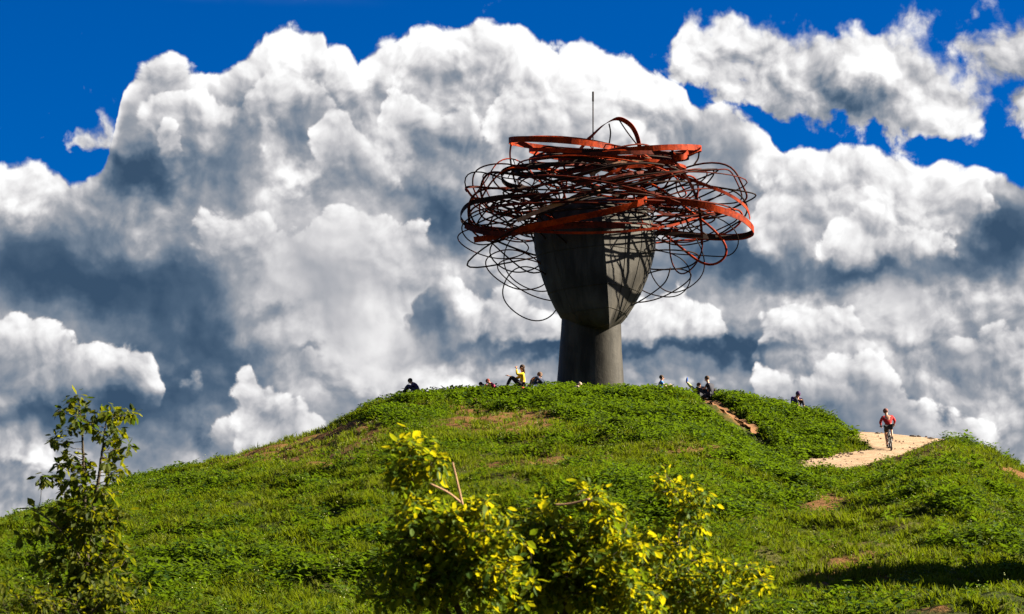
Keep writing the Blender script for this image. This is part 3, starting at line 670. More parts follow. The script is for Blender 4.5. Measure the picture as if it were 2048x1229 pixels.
strip(poly([(1345,300,-1.6),(1346,318,-1.9),(1372,352,-2.3),(1394,400,-2.5),(1402,450,-2.2),(1404,490,-1.8)]), .13, M_DKRED, ax=Vector((1,0,0)))
strip(poly([(1346,304,-1.5),(1350,314,-2.1),(1368,314,-2.1),(1376,304,-1.6)]), .28, M_RED)
strip(poly([(1022,290,.1),(1020,310,0),(1024,340,-.3),(1030,365,-.6)]), .09, M_DKRED, ax=Vector((1,0,0)))
strip(poly([(1398,305,-.2),(1396,318,-.3),(1388,330,-.5)]), .08, M_IRON, ax=Vector((1,0,0)))
strip(poly([(1218,248,-.2),(1221,268,.2),(1216,300,.6),(1210,325,.9)]), .07, M_IRON, ax=Vector((1,0,0)))
strip(poly([(1238,240,-.3),(1254,264,-.8),(1274,290,-1.2)]), .06, M_IRON, ax=Vector((1,0,0)))
strip(poly([(934,383,-.6),(931,376,-.2),(950,374,.4),(990,377,.8),(1040,375,1.2)]), .12, M_DKRED)
strip(poly([(934,380,-.6),(948,396,-1.0),(975,402,-1.4)]), .12, M_RED)
for cu, cv, a, q, roll, b, w, mt in [(1150,312,95,8,10,2.0,.2,M_RED),(1220,318,150,12,-4,2.8,.2,M_DKRED),(1190,340,135,18,22,2.6,.16,M_IRON),(1240,345,120,12,-10,2.6,.18,M_DKRED),(1230,335,110,8,14,2.4,.16,M_DKRED),
        (1180,385,150,22,-34,3.2,.15,M_DKRED),(1240,385,120,14,22,2.9,.14,M_DKRED),(1215,310,120,6,4,2.2,.18,M_IRON),(1120,335,90,8,-10,2.2,.2,M_IRON),(1270,325,100,8,12,2.3,.16,M_RED),(1170,395,130,26,34,3.0,.16,M_IRON)]:
    strip(loop_pts(cu, cv, a, q, roll, b, wob=.05), w, mt, True)
# the thin rods: wide loops round the crown, smaller hanging loops at both sides
def pickm(): return br.choice([M_IRON, M_IRON, M_IRON, M_IRON, M_DKRED, M_DKRED, M_DKRED, M_RED])
for i in range(24):
    f = i/23; cv = 318+f*120; half = np.interp(cv, [318,345,380,410,440], [150,185,235,272,262])
    a = br.uniform(.38, .95)*half; cu = 1205+br.uniform(-1, 1)*(half-a)*.95+np.interp(cv, [318,440], [5,0])
    rod(loop_pts(cu, cv, a, br.uniform(10, 44), br.uniform(-14, 14), min(3.9, a*.0245*br.uniform(.55, .9)), wob=.10, ang=br.uniform(-.34, .34)), br.uniform(.030, .06), pickm())
for s_, c_lo, c_hi, lim in ((-1, 975, 1075, 918), (1, 1325, 1430, 1503)):
    for i in range(14 if s_ < 0 else 11):
        a = br.uniform(55, 110); q = br.uniform(16, 54); an = br.uniform(-.9, .9); cv = br.uniform(372, 478); cu = br.uniform(c_lo, c_hi); ext = a*math.cos(an)+q*abs(math.sin(an))
        cu = max(cu, lim+ext) if s_ < 0 else min(cu, lim-ext)
        rod(loop_pts(cu, cv, a, q, 0, br.uniform(.5, 2.2), wob=.13, dy0=br.uniform(-1.2, 1.4), ang=an), br.uniform(.030, .065), pickm())
for cu, cv, a, q, roll, b, d0_ in [(985,487,68,27,10,1.2,0),(1040,500,60,42,0,1.0,-.6),(1034,540,60,36,16,1.0,.2),(1062,588,58,50,8,.9,.1),(1075,520,66,62,0,.8,.7),(1075,560,78,34,22,.8,.5),
        (1322,548,60,48,4,.8,.6),(1372,482,34,64,-6,.9,-.4),(1308,572,70,27,-22,1.0,.6),(1330,520,70,20,-4,1.2,.2),(1352,520,54,66,4,1.0,.3)]:
    rod(loop_pts(cu, cv, a, q, roll, b, wob=.04, dy0=d0_), br.uniform(.030, .045), br.choice([M_IRON, M_IRON, M_DKRED]))
for cu, cv, a, q, roll, b in [(1190,425,200,20,6,3.6),(1195,440,190,22,-10,3.7),(1200,455,150,10,4,3.4),(1225,415,245,26,8,3.8),(1175,430,250,30,-6,3.8)]:
    rod(loop_pts(cu, cv, a, q, roll, b, wob=.04), .045, br.choice([M_IRON, M_DKRED]))
rod(poly([(1341,536,-.8),(1330,565,-.9),(1300,590,-.7),(1262,613,-.2)]), .035, M_IRON, False)
for i in range(18):                          # straight ties between the loops
    u0 = br.uniform(1010, 1390); v0 = br.uniform(315, 440); d0_ = br.uniform(-2.6, 1.5)
    rod([local(u0, v0, d0_), local(u0+br.uniform(-12,12), v0+br.uniform(10,20), d0_+br.uniform(-.3,.3)), local(u0+br.uniform(-30,30), v0+br.uniform(24,44), d0_+br.uniform(-.8,.8))], .028, pickm(), False)

# ------------------------------------------------------------------ people
dg = None
def skin_mesh(name, V_, E_, R_, mat, parent, levels=1, extra=None, root=0):
    me = bpy.data.meshes.new(name); me.from_pydata(V_, E_, []); o = bpy.data.objects.new(name, me); col.objects.link(o)
    sk = o.modifiers.new('skin', 'SKIN'); sk.use_smooth_shade = True
    if not me.skin_vertices: me.skin_vertices.new(name='skin')
    for i, r in enumerate(R_):
        me.skin_vertices[0].data[i].radius = (r if isinstance(r, tuple) else (r, r)); me.skin_vertices[0].data[i].use_root = (i == root)
    ss = o.modifiers.new('sub', 'SUBSURF'); ss.levels = levels; ss.render_levels = levels
    bpy.context.view_layer.update(); d = bpy.context.evaluated_depsgraph_get(); m2 = bpy.data.meshes.new_from_object(o.evaluated_get(d), depsgraph=d)
    o.modifiers.clear(); o.data = m2; bpy.data.meshes.remove(me); m2.name = name
    if extra:
        b = bmesh.new(); b.from_mesh(m2)
        for vs, fs in extra:
            q = [b.verts.new(v) for v in vs]
            for f in fs:
                try: b.faces.new([q[i] for i in f])
                except ValueError: pass
        b.to_mesh(m2); b.free()
    m2.materials.clear(); m2.materials.append(mat); m2.polygons.foreach_set('use_smooth', [True]*len(m2.polygons))
    o.parent = parent; return o
def ellipsoid(c, r, rot=None, seg=10, rings=7):
    vs, fs = [], []; rot = rot or Matrix.Identity(3)
    for j in range(rings+1):
        ph = math.pi*j/rings
        for i in range(seg):
            t = 2*math.pi*i/seg; vs.append(Vector(c)+rot @ Vector((r[0]*math.sin(ph)*math.cos(t), r[1]*math.sin(ph)*math.sin(t), r[2]*math.cos(ph))))
    for j in range(rings):
        for i in range(seg): fs.append((j*seg+i, (j+1)*seg+i, (j+1)*seg+(i+1)%seg, j*seg+(i+1)%seg))
    return vs, fs
SKINS = {}
def cloth(c):
    k = tuple(c)
    if k not in SKINS: SKINS[k] = plain('cloth', c, .85, .2, 20)
    return SKINS[k]
M_SKIN = plain('skin', (0.42,0.22,0.14), .6, .12, 10)
BASE = dict(pelvis=(0,0,.12), belly=(0,-.03,.28), chest=(0,-.02,.47), neck=(0,.02,.61), head=(0,.05,.76),
            shl=(-.17,-.01,.55), ell=(-.26,.12,.36), hal=(-.16,.36,.38), shr=(.17,-.01,.55), elr=(.26,.12,.36), har=(.16,.36,.38),
            hpl=(-.10,.02,.12), knl=(-.13,.42,.46), anl=(-.12,.62,.08), tol=(-.12,.76,.04), hpr=(.10,.02,.12), knr=(.13,.42,.46), anr=(.12,.62,.08), tor=(.12,.76,.04))
def person(label, loc, yaw, pose=None, top=(.1,.1,.3), legs=(.03,.03,.05), hair=(.02,.012,.008), shoes=(.05,.05,.05), long_hair=False, scale=1.0, bare_legs=False, long_sleeves=False, group='people resting on the hilltop', gloves=None, helmet=None, tilt=0.0):
    root = thing('person', label, 'person', loc, yaw, group); root.scale = (scale*(1.13 if group else 1.0),)*3
    if tilt: root.rotation_euler = (0, tilt, yaw)
    J = dict(BASE); J.update(pose or {}); J = {k: Vector(v) for k, v in J.items()}
    hd = J['head']; nk = J['neck']; up = (hd-nk).normalized(); fw = Vector((0,1,0)); fw = (fw-up*fw.dot(up)).normalized(); sd_ = fw.cross(up)
    order = ['pelvis','belly','chest','neck','head']
    V_ = [J[k] for k in order]; E_ = [(0,1),(1,2),(2,3),(3,4)]; R_ = [(.13,.10),(.115,.09),(.14,.10),(.05,.05),(.085,.095)]
    def chain(at_i, names, radii):
        p = at_i
        for nme, r in zip(names, radii):
            V_.append(J[nme]); R_.append(r); E_.append((p, len(V_)-1)); p = len(V_)-1
        return p
    V_.append(hd+up*.075); R_.append(.07); E_.append((4, len(V_)-1))
    for s in 'lr':
        chain(2, ['sh'+s, 'el'+s, 'ha'+s], [.06, .042, .030])
        chain(0, ['hp'+s, 'kn'+s, 'an'+s, 'to'+s], [.085, .058, .04, .035])
    ex = []
    for s in 'lr':                           # palms with five curled fingers
        w_ = J['ha'+s]; d_ = (w_-J['el'+s]).normalized(); pn = Vector((0,0,-1)); si = d_.cross(pn); si = si.normalized() if si.length > .01 else Vector((1,0,0)); pn = si.cross(d_)
        rot = Matrix((si, d_, pn)).transposed(); ex.append(ellipsoid(w_+d_*.045, (.04,.055,.018), rot, 8, 5))
        for q, (o_, L_) in enumerate([(-.03,.065),(-.01,.078),(.01,.072),(.03,.055)]):
            a = w_+si*o_+d_*.085; ex.append(tube_geo([a, a+d_*L_*.5+pn*.008, a+d_*L_*.8+pn*.035], .009, 5))
        a = w_+si*(.04 if s == 'l' else -.04)+d_*.03; ex.append(tube_geo([a, a+si*(.02 if s == 'l' else -.02)+d_*.03+pn*.01, a+si*(.018 if s == 'l' else -.018)+d_*.06+pn*.02], .010, 5))
    ex.append(ellipsoid(hd+fw*.105-up*.005, (.012,.02,.022), None, 6, 4))          # nose
    ex.append(ellipsoid(hd+fw*.09-up*.05, (.028,.01,.008), None, 6, 4))            # lips
    for s in (-1, 1):
        ex.append(ellipsoid(hd+sd_*s*.093, (.012,.022,.03), None, 6, 4))           # ears
    skin_mesh('body', [tuple(v) for v in V_], E_, R_, M_SKIN, root, 1, ex)
    for s in (-1, 1): mesh_obj('eye', *ellipsoid(hd+fw*.088+sd_*s*.035+up*.02, (.011,.009,.008), None, 6, 4), cloth((.02,.015,.01)), root)
    # shirt
    names = ['pelvis','belly','chest','neck']; V_ = [J['pelvis'].lerp(J['belly'], .2), J['belly'], J['chest'], J['chest'].lerp(J['neck'], .6)]; E_ = [(0,1),(1,2),(2,3)]; R_ = [(.15,.125),(.14,.115),(.165,.125),(.075,.075)]
    for s in 'lr':
        V_.append(J['sh'+s]); R_.append(.08); E_.append((2, len(V_)-1))
        if long_sleeves: V_ += [J['el'+s], J['el'+s].lerp(J['ha'+s], .9)]; R_ += [.058, .042]; E_ += [(len(V_)-3, len(V_)-2), (len(V_)-2, len(V_)-1)]
        else: V_.append(J['sh'+s].lerp(J['el'+s], .6)); R_.append(.062); E_.append((len(V_)-2, len(V_)-1))
    skin_mesh('jacket' if long_sleeves else 'shirt', [tuple(v) for v in V_], E_, R_, cloth(top), root, 1)
    V_ = [J['pelvis']]; R_ = [(.15,.12)]; E_ = []
    for s in 'lr':
        V_.append(J['hp'+s]); R_.append(.105); E_.append((0, len(V_)-1))
        if bare_legs: V_.append(J['hp'+s].lerp(J['kn'+s], .75)); R_.append(.08); E_.append((len(V_)-2, len(V_)-1))
        else: V_ += [J['kn'+s], J['kn'+s].lerp(J['an'+s], .9)]; R_ += [.075, .055]; E_ += [(len(V_)-3, len(V_)-2), (len(V_)-2, len(V_)-1)]
    skin_mesh('shorts' if bare_legs else 'trousers', [tuple(v) for v in V_], E_, R_, cloth(legs), root, 1)
    for s in 'lr':
        a, b = J['an'+s], J['to'+s]; d_ = (b-a); rot = d_.to_track_quat('Y', 'Z').to_matrix()
        mesh_obj('shoe', *ellipsoid(a.lerp(b, .55)-Vector((0,0,.005)), (.05, .14, .045), rot, 10, 6), cloth(shoes), root, smooth=True)
    rot = Matrix((sd_, fw, up)).transposed()
    if helmet:
        hv, hf = ellipsoid(hd+up*.05-fw*.01, (.115,.145,.10), rot, 14, 8); h = mesh_obj('helmet', hv, hf, cloth(helmet), root, smooth=True)
        for k in (-1, 0, 1):
            mesh_obj('helmet_vent', *ellipsoid(hd+up*.125-fw*.05+sd_*k*.045, (.010,.06,.03), rot, 6, 4), cloth((.02,.02,.02)), h)
    mesh_obj('hair', *ellipsoid(hd+up*.035-fw*.03, (.105,.11,.105), rot, 14, 8), cloth(hair), root, smooth=True)
    if long_hair: mesh_obj('hair', *ellipsoid(hd-up*.11-fw*.06, (.085,.055,.15), rot, 10, 7), cloth(hair), root, smooth=True)
    if gloves:
        for s in 'lr':
            d_ = (J['ha'+s]-J['el'+s]).normalized(); mesh_obj('glove', *ellipsoid(J['ha'+s]+d_*.04, (.047,.055,.04), d_.to_track_quat('Y','Z').to_matrix(), 8, 6), cloth(gloves), root, smooth=True)
    return root
def seat(u, Y, dz=0.0):
    x_ = (u-1024)/FPX/0.9885*Y; return Vector((x_, Y, float(ground(x_, Y))+dz+.12))
R_ = math.radians
HUNCH = dict(belly=(0,.02,.28), chest=(0,.12,.44), neck=(0,.24,.54), head=(0,.34,.62), shl=(-.17,.14,.50), shr=(.17,.14,.50), ell=(-.24,.3,.34), elr=(.24,.3,.34), hal=(-.08,.46,.38), har=(.08,.46,.38))
LIE = dict(pelvis=(0,0,.10), belly=(0,-.16,.11), chest=(0,-.34,.15), neck=(0,-.48,.22), head=(0,-.60,.29), shl=(-.17,-.42,.18), shr=(.17,-.42,.18), ell=(-.24,-.5,.04), elr=(.24,-.5,.04), hal=(-.2,-.28,.04), har=(.2,-.28,.04),
           knl=(-.12,.44,.12), anl=(-.14,.84,.07), tol=(-.16,.9,.18), knr=(.12,.44,.12), anr=(.14,.84,.07), tor=(.16,.9,.18), hpl=(-.1,0,.10), hpr=(.1,0,.10))
person('person in dark purple top bent forward at the left end of the hilltop', seat(836, 110.5, .05), R_(80), HUNCH, top=(.035,.02,.07), legs=(.03,.03,.05), long_sleeves=True, scale=1.0)
person('person in blue sitting low beside the figure in crimson, left of the neck', seat(974, 110.6, -.1), R_(80), HUNCH, top=(.03,.16,.42), legs=(.02,.05,.06), scale=.8)
person('person in crimson top bent over on the grass, left of the one in yellow', seat(990, 110.4, -.02), R_(85), HUNCH, top=(.45,.02,.08), legs=(.45,.03,.07), hair=(.16,.03,.02), long_sleeves=True, scale=.9)
person('woman in bright yellow top with long dark hair and raised hand, left of the neck', seat(1044, 110.2, .22), R_(92), dict(chest=(0,-.02,.50), neck=(0,-.02,.66), head=(0,.01,.82), hal=(-.08,.22,.78), ell=(-.2,.2,.52), har=(.15,.5,.52), elr=(.2,.24,.42)),
       top=(.80,.47,.01), legs=(.02,.012,.015), hair=(.035,.018,.010), long_hair=True, long_sleeves=True, scale=1.08)
tag(mesh_obj('bag', *ellipsoid(seat(1045, 109.9, .12), (.15,.12,.2)), cloth((.30,.015,.012)), smooth=True), 'red bag in the grass at the back of the woman in yellow', 'bag')
person('person in navy top sitting with bent back, just right of the woman in yellow', seat(1064, 110.6, .05), R_(-60), HUNCH, top=(.02,.03,.06), legs=(.03,.04,.07), hair=(.10,.06,.04), long_sleeves=True, scale=1.12)
person('person in pale beige top lying low in the grass before the sculpture neck', seat(1147, 110.0, -.26), R_(-60), HUNCH, top=(.36,.25,.20), legs=(.2,.15,.12), hair=(.30,.22,.17), scale=.9)
person('person in blue shirt and light trousers sitting alone right of the neck', seat(1322, 111.3, .02), R_(-82), dict(hal=(-.12,.34,.3), har=(.12,.34,.3)), top=(.05,.17,.42), legs=(.5,.36,.28), hair=(.05,.03,.02), scale=.95)
person('person in blue lying back with one leg up, between the lone sitter and the pair', seat(1398, 111.0, -.02), R_(84), dict(LIE, knl=(-.12,.30,.42), anl=(-.14,.52,.66), tol=(-.14,.50,.82), knr=(.12,.5,.16), anr=(.14,.95,.10)), top=(.04,.20,.45), legs=(.33,.36,.12), shoes=(.02,.08,.30), scale=1.0)
person('person in black leaning on the partner, left one of the close pair', seat(1404, 110.6, .06), R_(20), HUNCH, top=(.012,.012,.015), legs=(.015,.015,.02), hair=(.09,.04,.02), long_sleeves=True, scale=.95)
person('person with bare arms leaning over, right one of the close pair', seat(1420, 110.7, .05), R_(50), dict(head=(.0,.16,.80), neck=(0,.1,.64), chest=(0,.04,.48)), top=(.02,.02,.03), legs=(.015,.015,.02), hair=(.06,.035,.02), scale=1.02)
person('person in dark violet hooded top sitting alone high above the path', seat(1588, 109.0, .10), R_(200), HUNCH, top=(.05,.025,.10), legs=(.02,.02,.03), hair=(.04,.02,.07), long_sleeves=True, scale=1.05)
def bag(u, Y, dz, s, c, label):
    root = thing('bag', label, 'bag', seat(u, Y, dz)); root.scale = (s,)*3
    vs, fs = ellipsoid((0,0,.15), (.22,.14,.17), None, 12, 8); mesh_obj('bag_body', [Vector((v.x, v.y, max(v.z, .0))) for v in vs], fs, cloth(c), root, smooth=True)
    v_, f_ = tube_geo(smooth_open([Vector((-.12,0,.28)), Vector((-.06,0,.40)), Vector((.06,0,.40)), Vector((.12,0,.28))]), .014, 5); mesh_obj('strap', v_, f_, cloth((.02,.02,.02)), root)
bag(1622, 107.0, .02, .8, (.02,.03,.035), 'small dark bag on the slope edge right of the violet hooded sitter')
bag(1358, 110.9, .08, .7, (.03,.03,.04), 'small dark bag beside the feet of the lone sitter in blue')
# blanket and stone edging by the start of the trail
def slab(name, u0, u1, Y, dz, th, dep, mat, parent=None):
    vs, fs = [], []; k = 6
    for i in range(k+1):
        u = u0+(u1-u0)*i/k; x_ = (u-1024)/FPX/0.9885*Y; z_ = float(ground(x_, Y, False))+dz
        for yy, zz in ((0,-th),(0,0),(dep,0.01),(dep,-th)): vs.append((x_, Y+yy+br.uniform(-.01,.01), z_+zz+br.uniform(-.01,.01)))
    for i in range(k):
        for j in range(4): fs.append((i*4+j, i*4+(j+1)%4, (i+1)*4+(j+1)%4, (i+1)*4+j))
    fs += [(0,1,2,3)[::-1], tuple(k*4+j for j in range(4))]
    return mesh_obj(name, vs, fs, mat, parent)
tag(slab('blanket', 1277, 1317, 110.3, .22, .14, 1.0, cloth((.16,.20,.30))), 'grey blue blanket spread on the grass right of the neck', 'blanket')
edging = thing('stone_edging', 'low sandy stone edging at the head of the clay trail', 'kerb', seat(1365, 109.8, 0)); M_STONE = plain('sandstone', (.42,.27,.16), .9, .25, 6)
for a_, b_ in ((1331,1352),(1353,1377),(1378,1402)):
    o = slab('stone', a_, b_, 109.6, .16, .3, .5, M_STONE, None); o.parent = edging; o.matrix_parent_inverse = Matrix.Translation(edging.location).inverted()
tag(slab('stone_slab', 1532, 1549, 108.8, .20, .2, .4, M_STONE), 'flat tan stone showing in the weeds left of the violet hooded sitter', 'stone')
tag(slab('stone_slab', 1602, 1616, 107.6, .10, .2, .4, M_STONE), 'flat tan stone beside the small dark bag on the slope edge', 'stone')
sr = random.Random(3)
for u_, Y_, lab in ((1752,102.6,'dark rock on the far edge of the path, left of the cyclist'),(1822,102.6,'dark rock on the far path edge, right of the cyclist'),(1833,102.8,'dark rock on the far path edge, second right of the cyclist'),(1857,102.4,'long dark rock where the path meets the right hand berm'),(1800,90.6,'brown stone on the near edge of the path below the cyclist')):
    x_ = (u_-1024)/FPX/0.9885*Y_; z_ = float(ground(x_, Y_, True)); vs, fs = ellipsoid((0,0,0), (sr.uniform(.10,.24), .14, .07), None, 9, 6)
    vs = [v*(1+.25*mnoise.noise(v*9+Vector((u_,0,0)))) for v in vs]; o = mesh_obj('rock', vs, fs, M_CLAY if u_ == 1800 else plain('rock_grey', (.06,.05,.045), .9, .3)); o.location = (x_, Y_, z_+.07); tag(o, lab, 'rock', 'rocks along the path edge')

# ------------------------------------------------------------------ bicycle and rider
YB = 95.6
xb_ = (1779-1024)/FPX/0.9885*YB; ub = 1779; slope_b = math.atan2(float(path_plane(np.array(1779.), np.array(97.5))-path_plane(np.array(1779.), np.array(95.6))), 1.9)
bz = float(path_plane(np.array(1779.), np.array(YB)))+.035
bike = thing('bicycle', 'black bicycle ridden away up the sandy path', 'bicycle', (xb_, YB, bz), R_(12)); bike.rotation_mode = 'XYZ'; bike.rotation_euler = (slope_b, R_(-5), R_(-6))
M_RUB = plain('tyre_rubber', (.02,.02,.02), .9, .1); M_ALU = plain('rim_metal', (.35,.35,.36), .35, .1, metal=.8); M_FRM = plain('frame_paint', (.03,.03,.035), .35, .1, spec=.5)
def circ(c, r, n=28): return [Vector(c)+Vector((0, r*math.cos(2*math.pi*i/n), r*math.sin(2*math.pi*i/n))) for i in range(n)]
for yy in (0.0, 1.04):
    wv, wf = tube_geo(circ((0,yy,.345), .315), .028, 8, True); w_ = mesh_obj('wheel', *tube_geo([Vector((-.05,yy,.345)), Vector((.05,yy,.345))], .025, 8), M_ALU, bike)
    mesh_obj('tyre', wv, wf, M_RUB, w_, smooth=True); mesh_obj('rim', *tube_geo(circ((0,yy,.345), .285), .012, 6, True), M_ALU, w_, smooth=True)
    sv, sf = [], []
    for k in range(16):
        t = 2*math.pi*k/16; a_, b_ = tube_geo([Vector((.02*(-1)**k,yy,.345)), Vector((0,yy+.285*math.cos(t),.345+.285*math.sin(t)))], .0025, 3); sf += [tuple(i+len(sv) for i in f) for f in b_]; sv += a_
    mesh_obj('spokes', sv, sf, M_ALU, w_)
bb, st, hdp, hb = Vector((0,.44,.30)), Vector((0,.28,.82)), Vector((0,.86,.86)), Vector((0,.84,.98))
fv, ff = [], []
for a_, b_, r in ((bb,st,.018),(bb,Vector((0,.90,.74)),.022),(st+Vector((0,0,-.04)),hdp,.018),(Vector((0,.90,.72)),hdp+Vector((0,-.01,.06)),.022),(bb+Vector((.05,0,0)),Vector((.06,0,.345)),.010),(bb+Vector((-.05,0,0)),Vector((-.06,0,.345)),.010),(st+Vector((.02,.02,-.06)),Vector((.06,0,.345)),.009),(st+Vector((-.02,.02,-.06)),Vector((-.06,0,.345)),.009)):
    v_, f_ = tube_geo([a_, b_], r, 7); ff += [tuple(i+len(fv) for i in f) for f in f_]; fv += v_
mesh_obj('frame', fv, ff, M_FRM, bike)
fv, ff = [], []
for s in (-1, 1):
    v_, f_ = tube_geo([Vector((.0,.90,.74)), Vector((.055*s,.91,.68)), Vector((.055*s,1.04,.345))], .013, 6); ff += [tuple(i+len(fv) for i in f) for f in f_]; fv += v_
mesh_obj('fork', fv, ff, M_FRM, bike)
mesh_obj('handlebar', *tube_geo(smooth_open([Vector((-.30,.80,1.0)), Vector((-.12,.86,1.01)), Vector((.12,.86,1.01)), Vector((.30,.80,1.0))]), .014, 6), M_FRM, bike)
for s in (-1, 1): mesh_obj('grip', *tube_geo([Vector((.21*s,.83,1.005)), Vector((.31*s,.798,1.0))], .019, 6), M_RUB, bike)
mesh_obj('saddle', *ellipsoid((0,.24,.93), (.08,.14,.035)), M_RUB, bike, smooth=True); mesh_obj('seat_post', *tube_geo([st, Vector((0,.25,.92))], .014, 6), M_ALU, bike)
mesh_obj('crank', *tube_geo([Vector((-.07,.40,.14)), Vector((-.07,.44,.30)), Vector((.07,.44,.30)), Vector((.07,.48,.46))], .012, 6), M_ALU, bike)
mesh_obj('chainring', *tube_geo(circ((.05,.44,.30), .09, 18), .008, 5, True), M_ALU, bike)
for s, y_, z_ in ((-1,.40,.14),(1,.48,.46)): mesh_obj('pedal', [Vector((s*.07+s*.1*(i&1), y_-.04+.08*(i>>1&1), z_-.012+.024*(i>>2))) for i in range(8)], [(0,2,3,1),(4,5,7,6),(0,1,5,4),(2,6,7,3),(0,4,6,2),(1,3,7,5)], M_RUB, bike)
rider = person('cyclist in red jacket and black shorts riding away up the sandy path', (xb_, YB, bz), 0, dict(pelvis=(0,.22,1.02), belly=(0,.27,1.16), chest=(-.01,.40,1.34), neck=(-.02,.50,1.47), head=(-.03,.57,1.60),
    shl=(-.20,.44,1.39), shr=(.20,.44,1.39), ell=(-.30,.60,1.18), elr=(.31,.60,1.18), hal=(-.27,.78,1.04), har=(.27,.78,1.04),
    hpl=(-.10,.24,1.0), hpr=(.10,.24,1.0), knl=(-.13,.56,.68), anl=(-.12,.36,.24), tol=(-.12,.50,.19), knr=(.13,.66,.86), anr=(.12,.44,.54), tor=(.12,.58,.51)),
    top=(.26,.006,.008), legs=(.012,.012,.014), hair=(.06,.03,.02), shoes=(.03,.03,.03), bare_legs=True, long_sleeves=True, group='', gloves=(.02,.02,.02), helmet=(.16,.06,.05))
rider.rotation_mode = 'XYZ'; rider.rotation_euler = (slope_b, R_(-5), R_(-6)); rider['category'] = 'cyclist'
if 'group' in rider: del rider['group']

# ------------------------------------------------------------------ young trees in the foreground
M_BARK = plain('green_brown_bark', (.040,.028,.016), .85, .35, 30)
M_TWIG = plain('dead_twig', (.30,.17,.09), .8, .25, 40)
def leaf_mat(name, a, b, t, tw):
    m = mat_(name); r = N(nd('ShaderNodeAttribute', attribute_name='tint').outputs['Fac']); oi = N(nd('ShaderNodeObjectInfo').outputs['Random'])
    f = N.m('FRACT', r+oi*0.98)
    c = mixc(f, a, b); tc_ = mixc(sstep(f, .15, .8), (t[0]*.36, t[1]*.50, t[2], 1), (t[0]*1.25, t[1]*1.08, t[2], 1))
    finish(c, .6, spec=.10, trans=tc_, tw=tw); return m
M_LEAF_S = leaf_mat('sapling_leaf', (.022,.036,.004,1), (.070,.080,.006,1), (.20,.23,.005,1), .40)
M_LEAF_B = leaf_mat('robinia_leaf', (.018,.045,.003,1), (.075,.115,.004,1), (.40,.40,.006,1), .42)
def branch_mesh(P, r0, r1, sides=6):
    vs, fs = [], []; n = len(P); prev = None
    for i, p in enumerate(P):
        t = (P[min(i+1, n-1)]-P[max(i-1, 0)]).normalized(); x_ = prev-t*prev.dot(t) if prev is not None else t.orthogonal(); x_.normalize(); prev = x_; y_ = t.cross(x_); r = r0+(r1-r0)*i/(n-1)
        for k in range(sides): q = 6.2832*k/sides; vs.append(p+x_*r*math.cos(q)+y_*r*math.sin(q))
    for i in range(n-1):
        for k in range(sides): fs.append((i*sides+k, i*sides+(k+1)%sides, (i+1)*sides+(k+1)%sides, (i+1)*sides+k))
    fs.append(tuple((n-1)*sides+k for k in range(sides)))
    return vs, fs
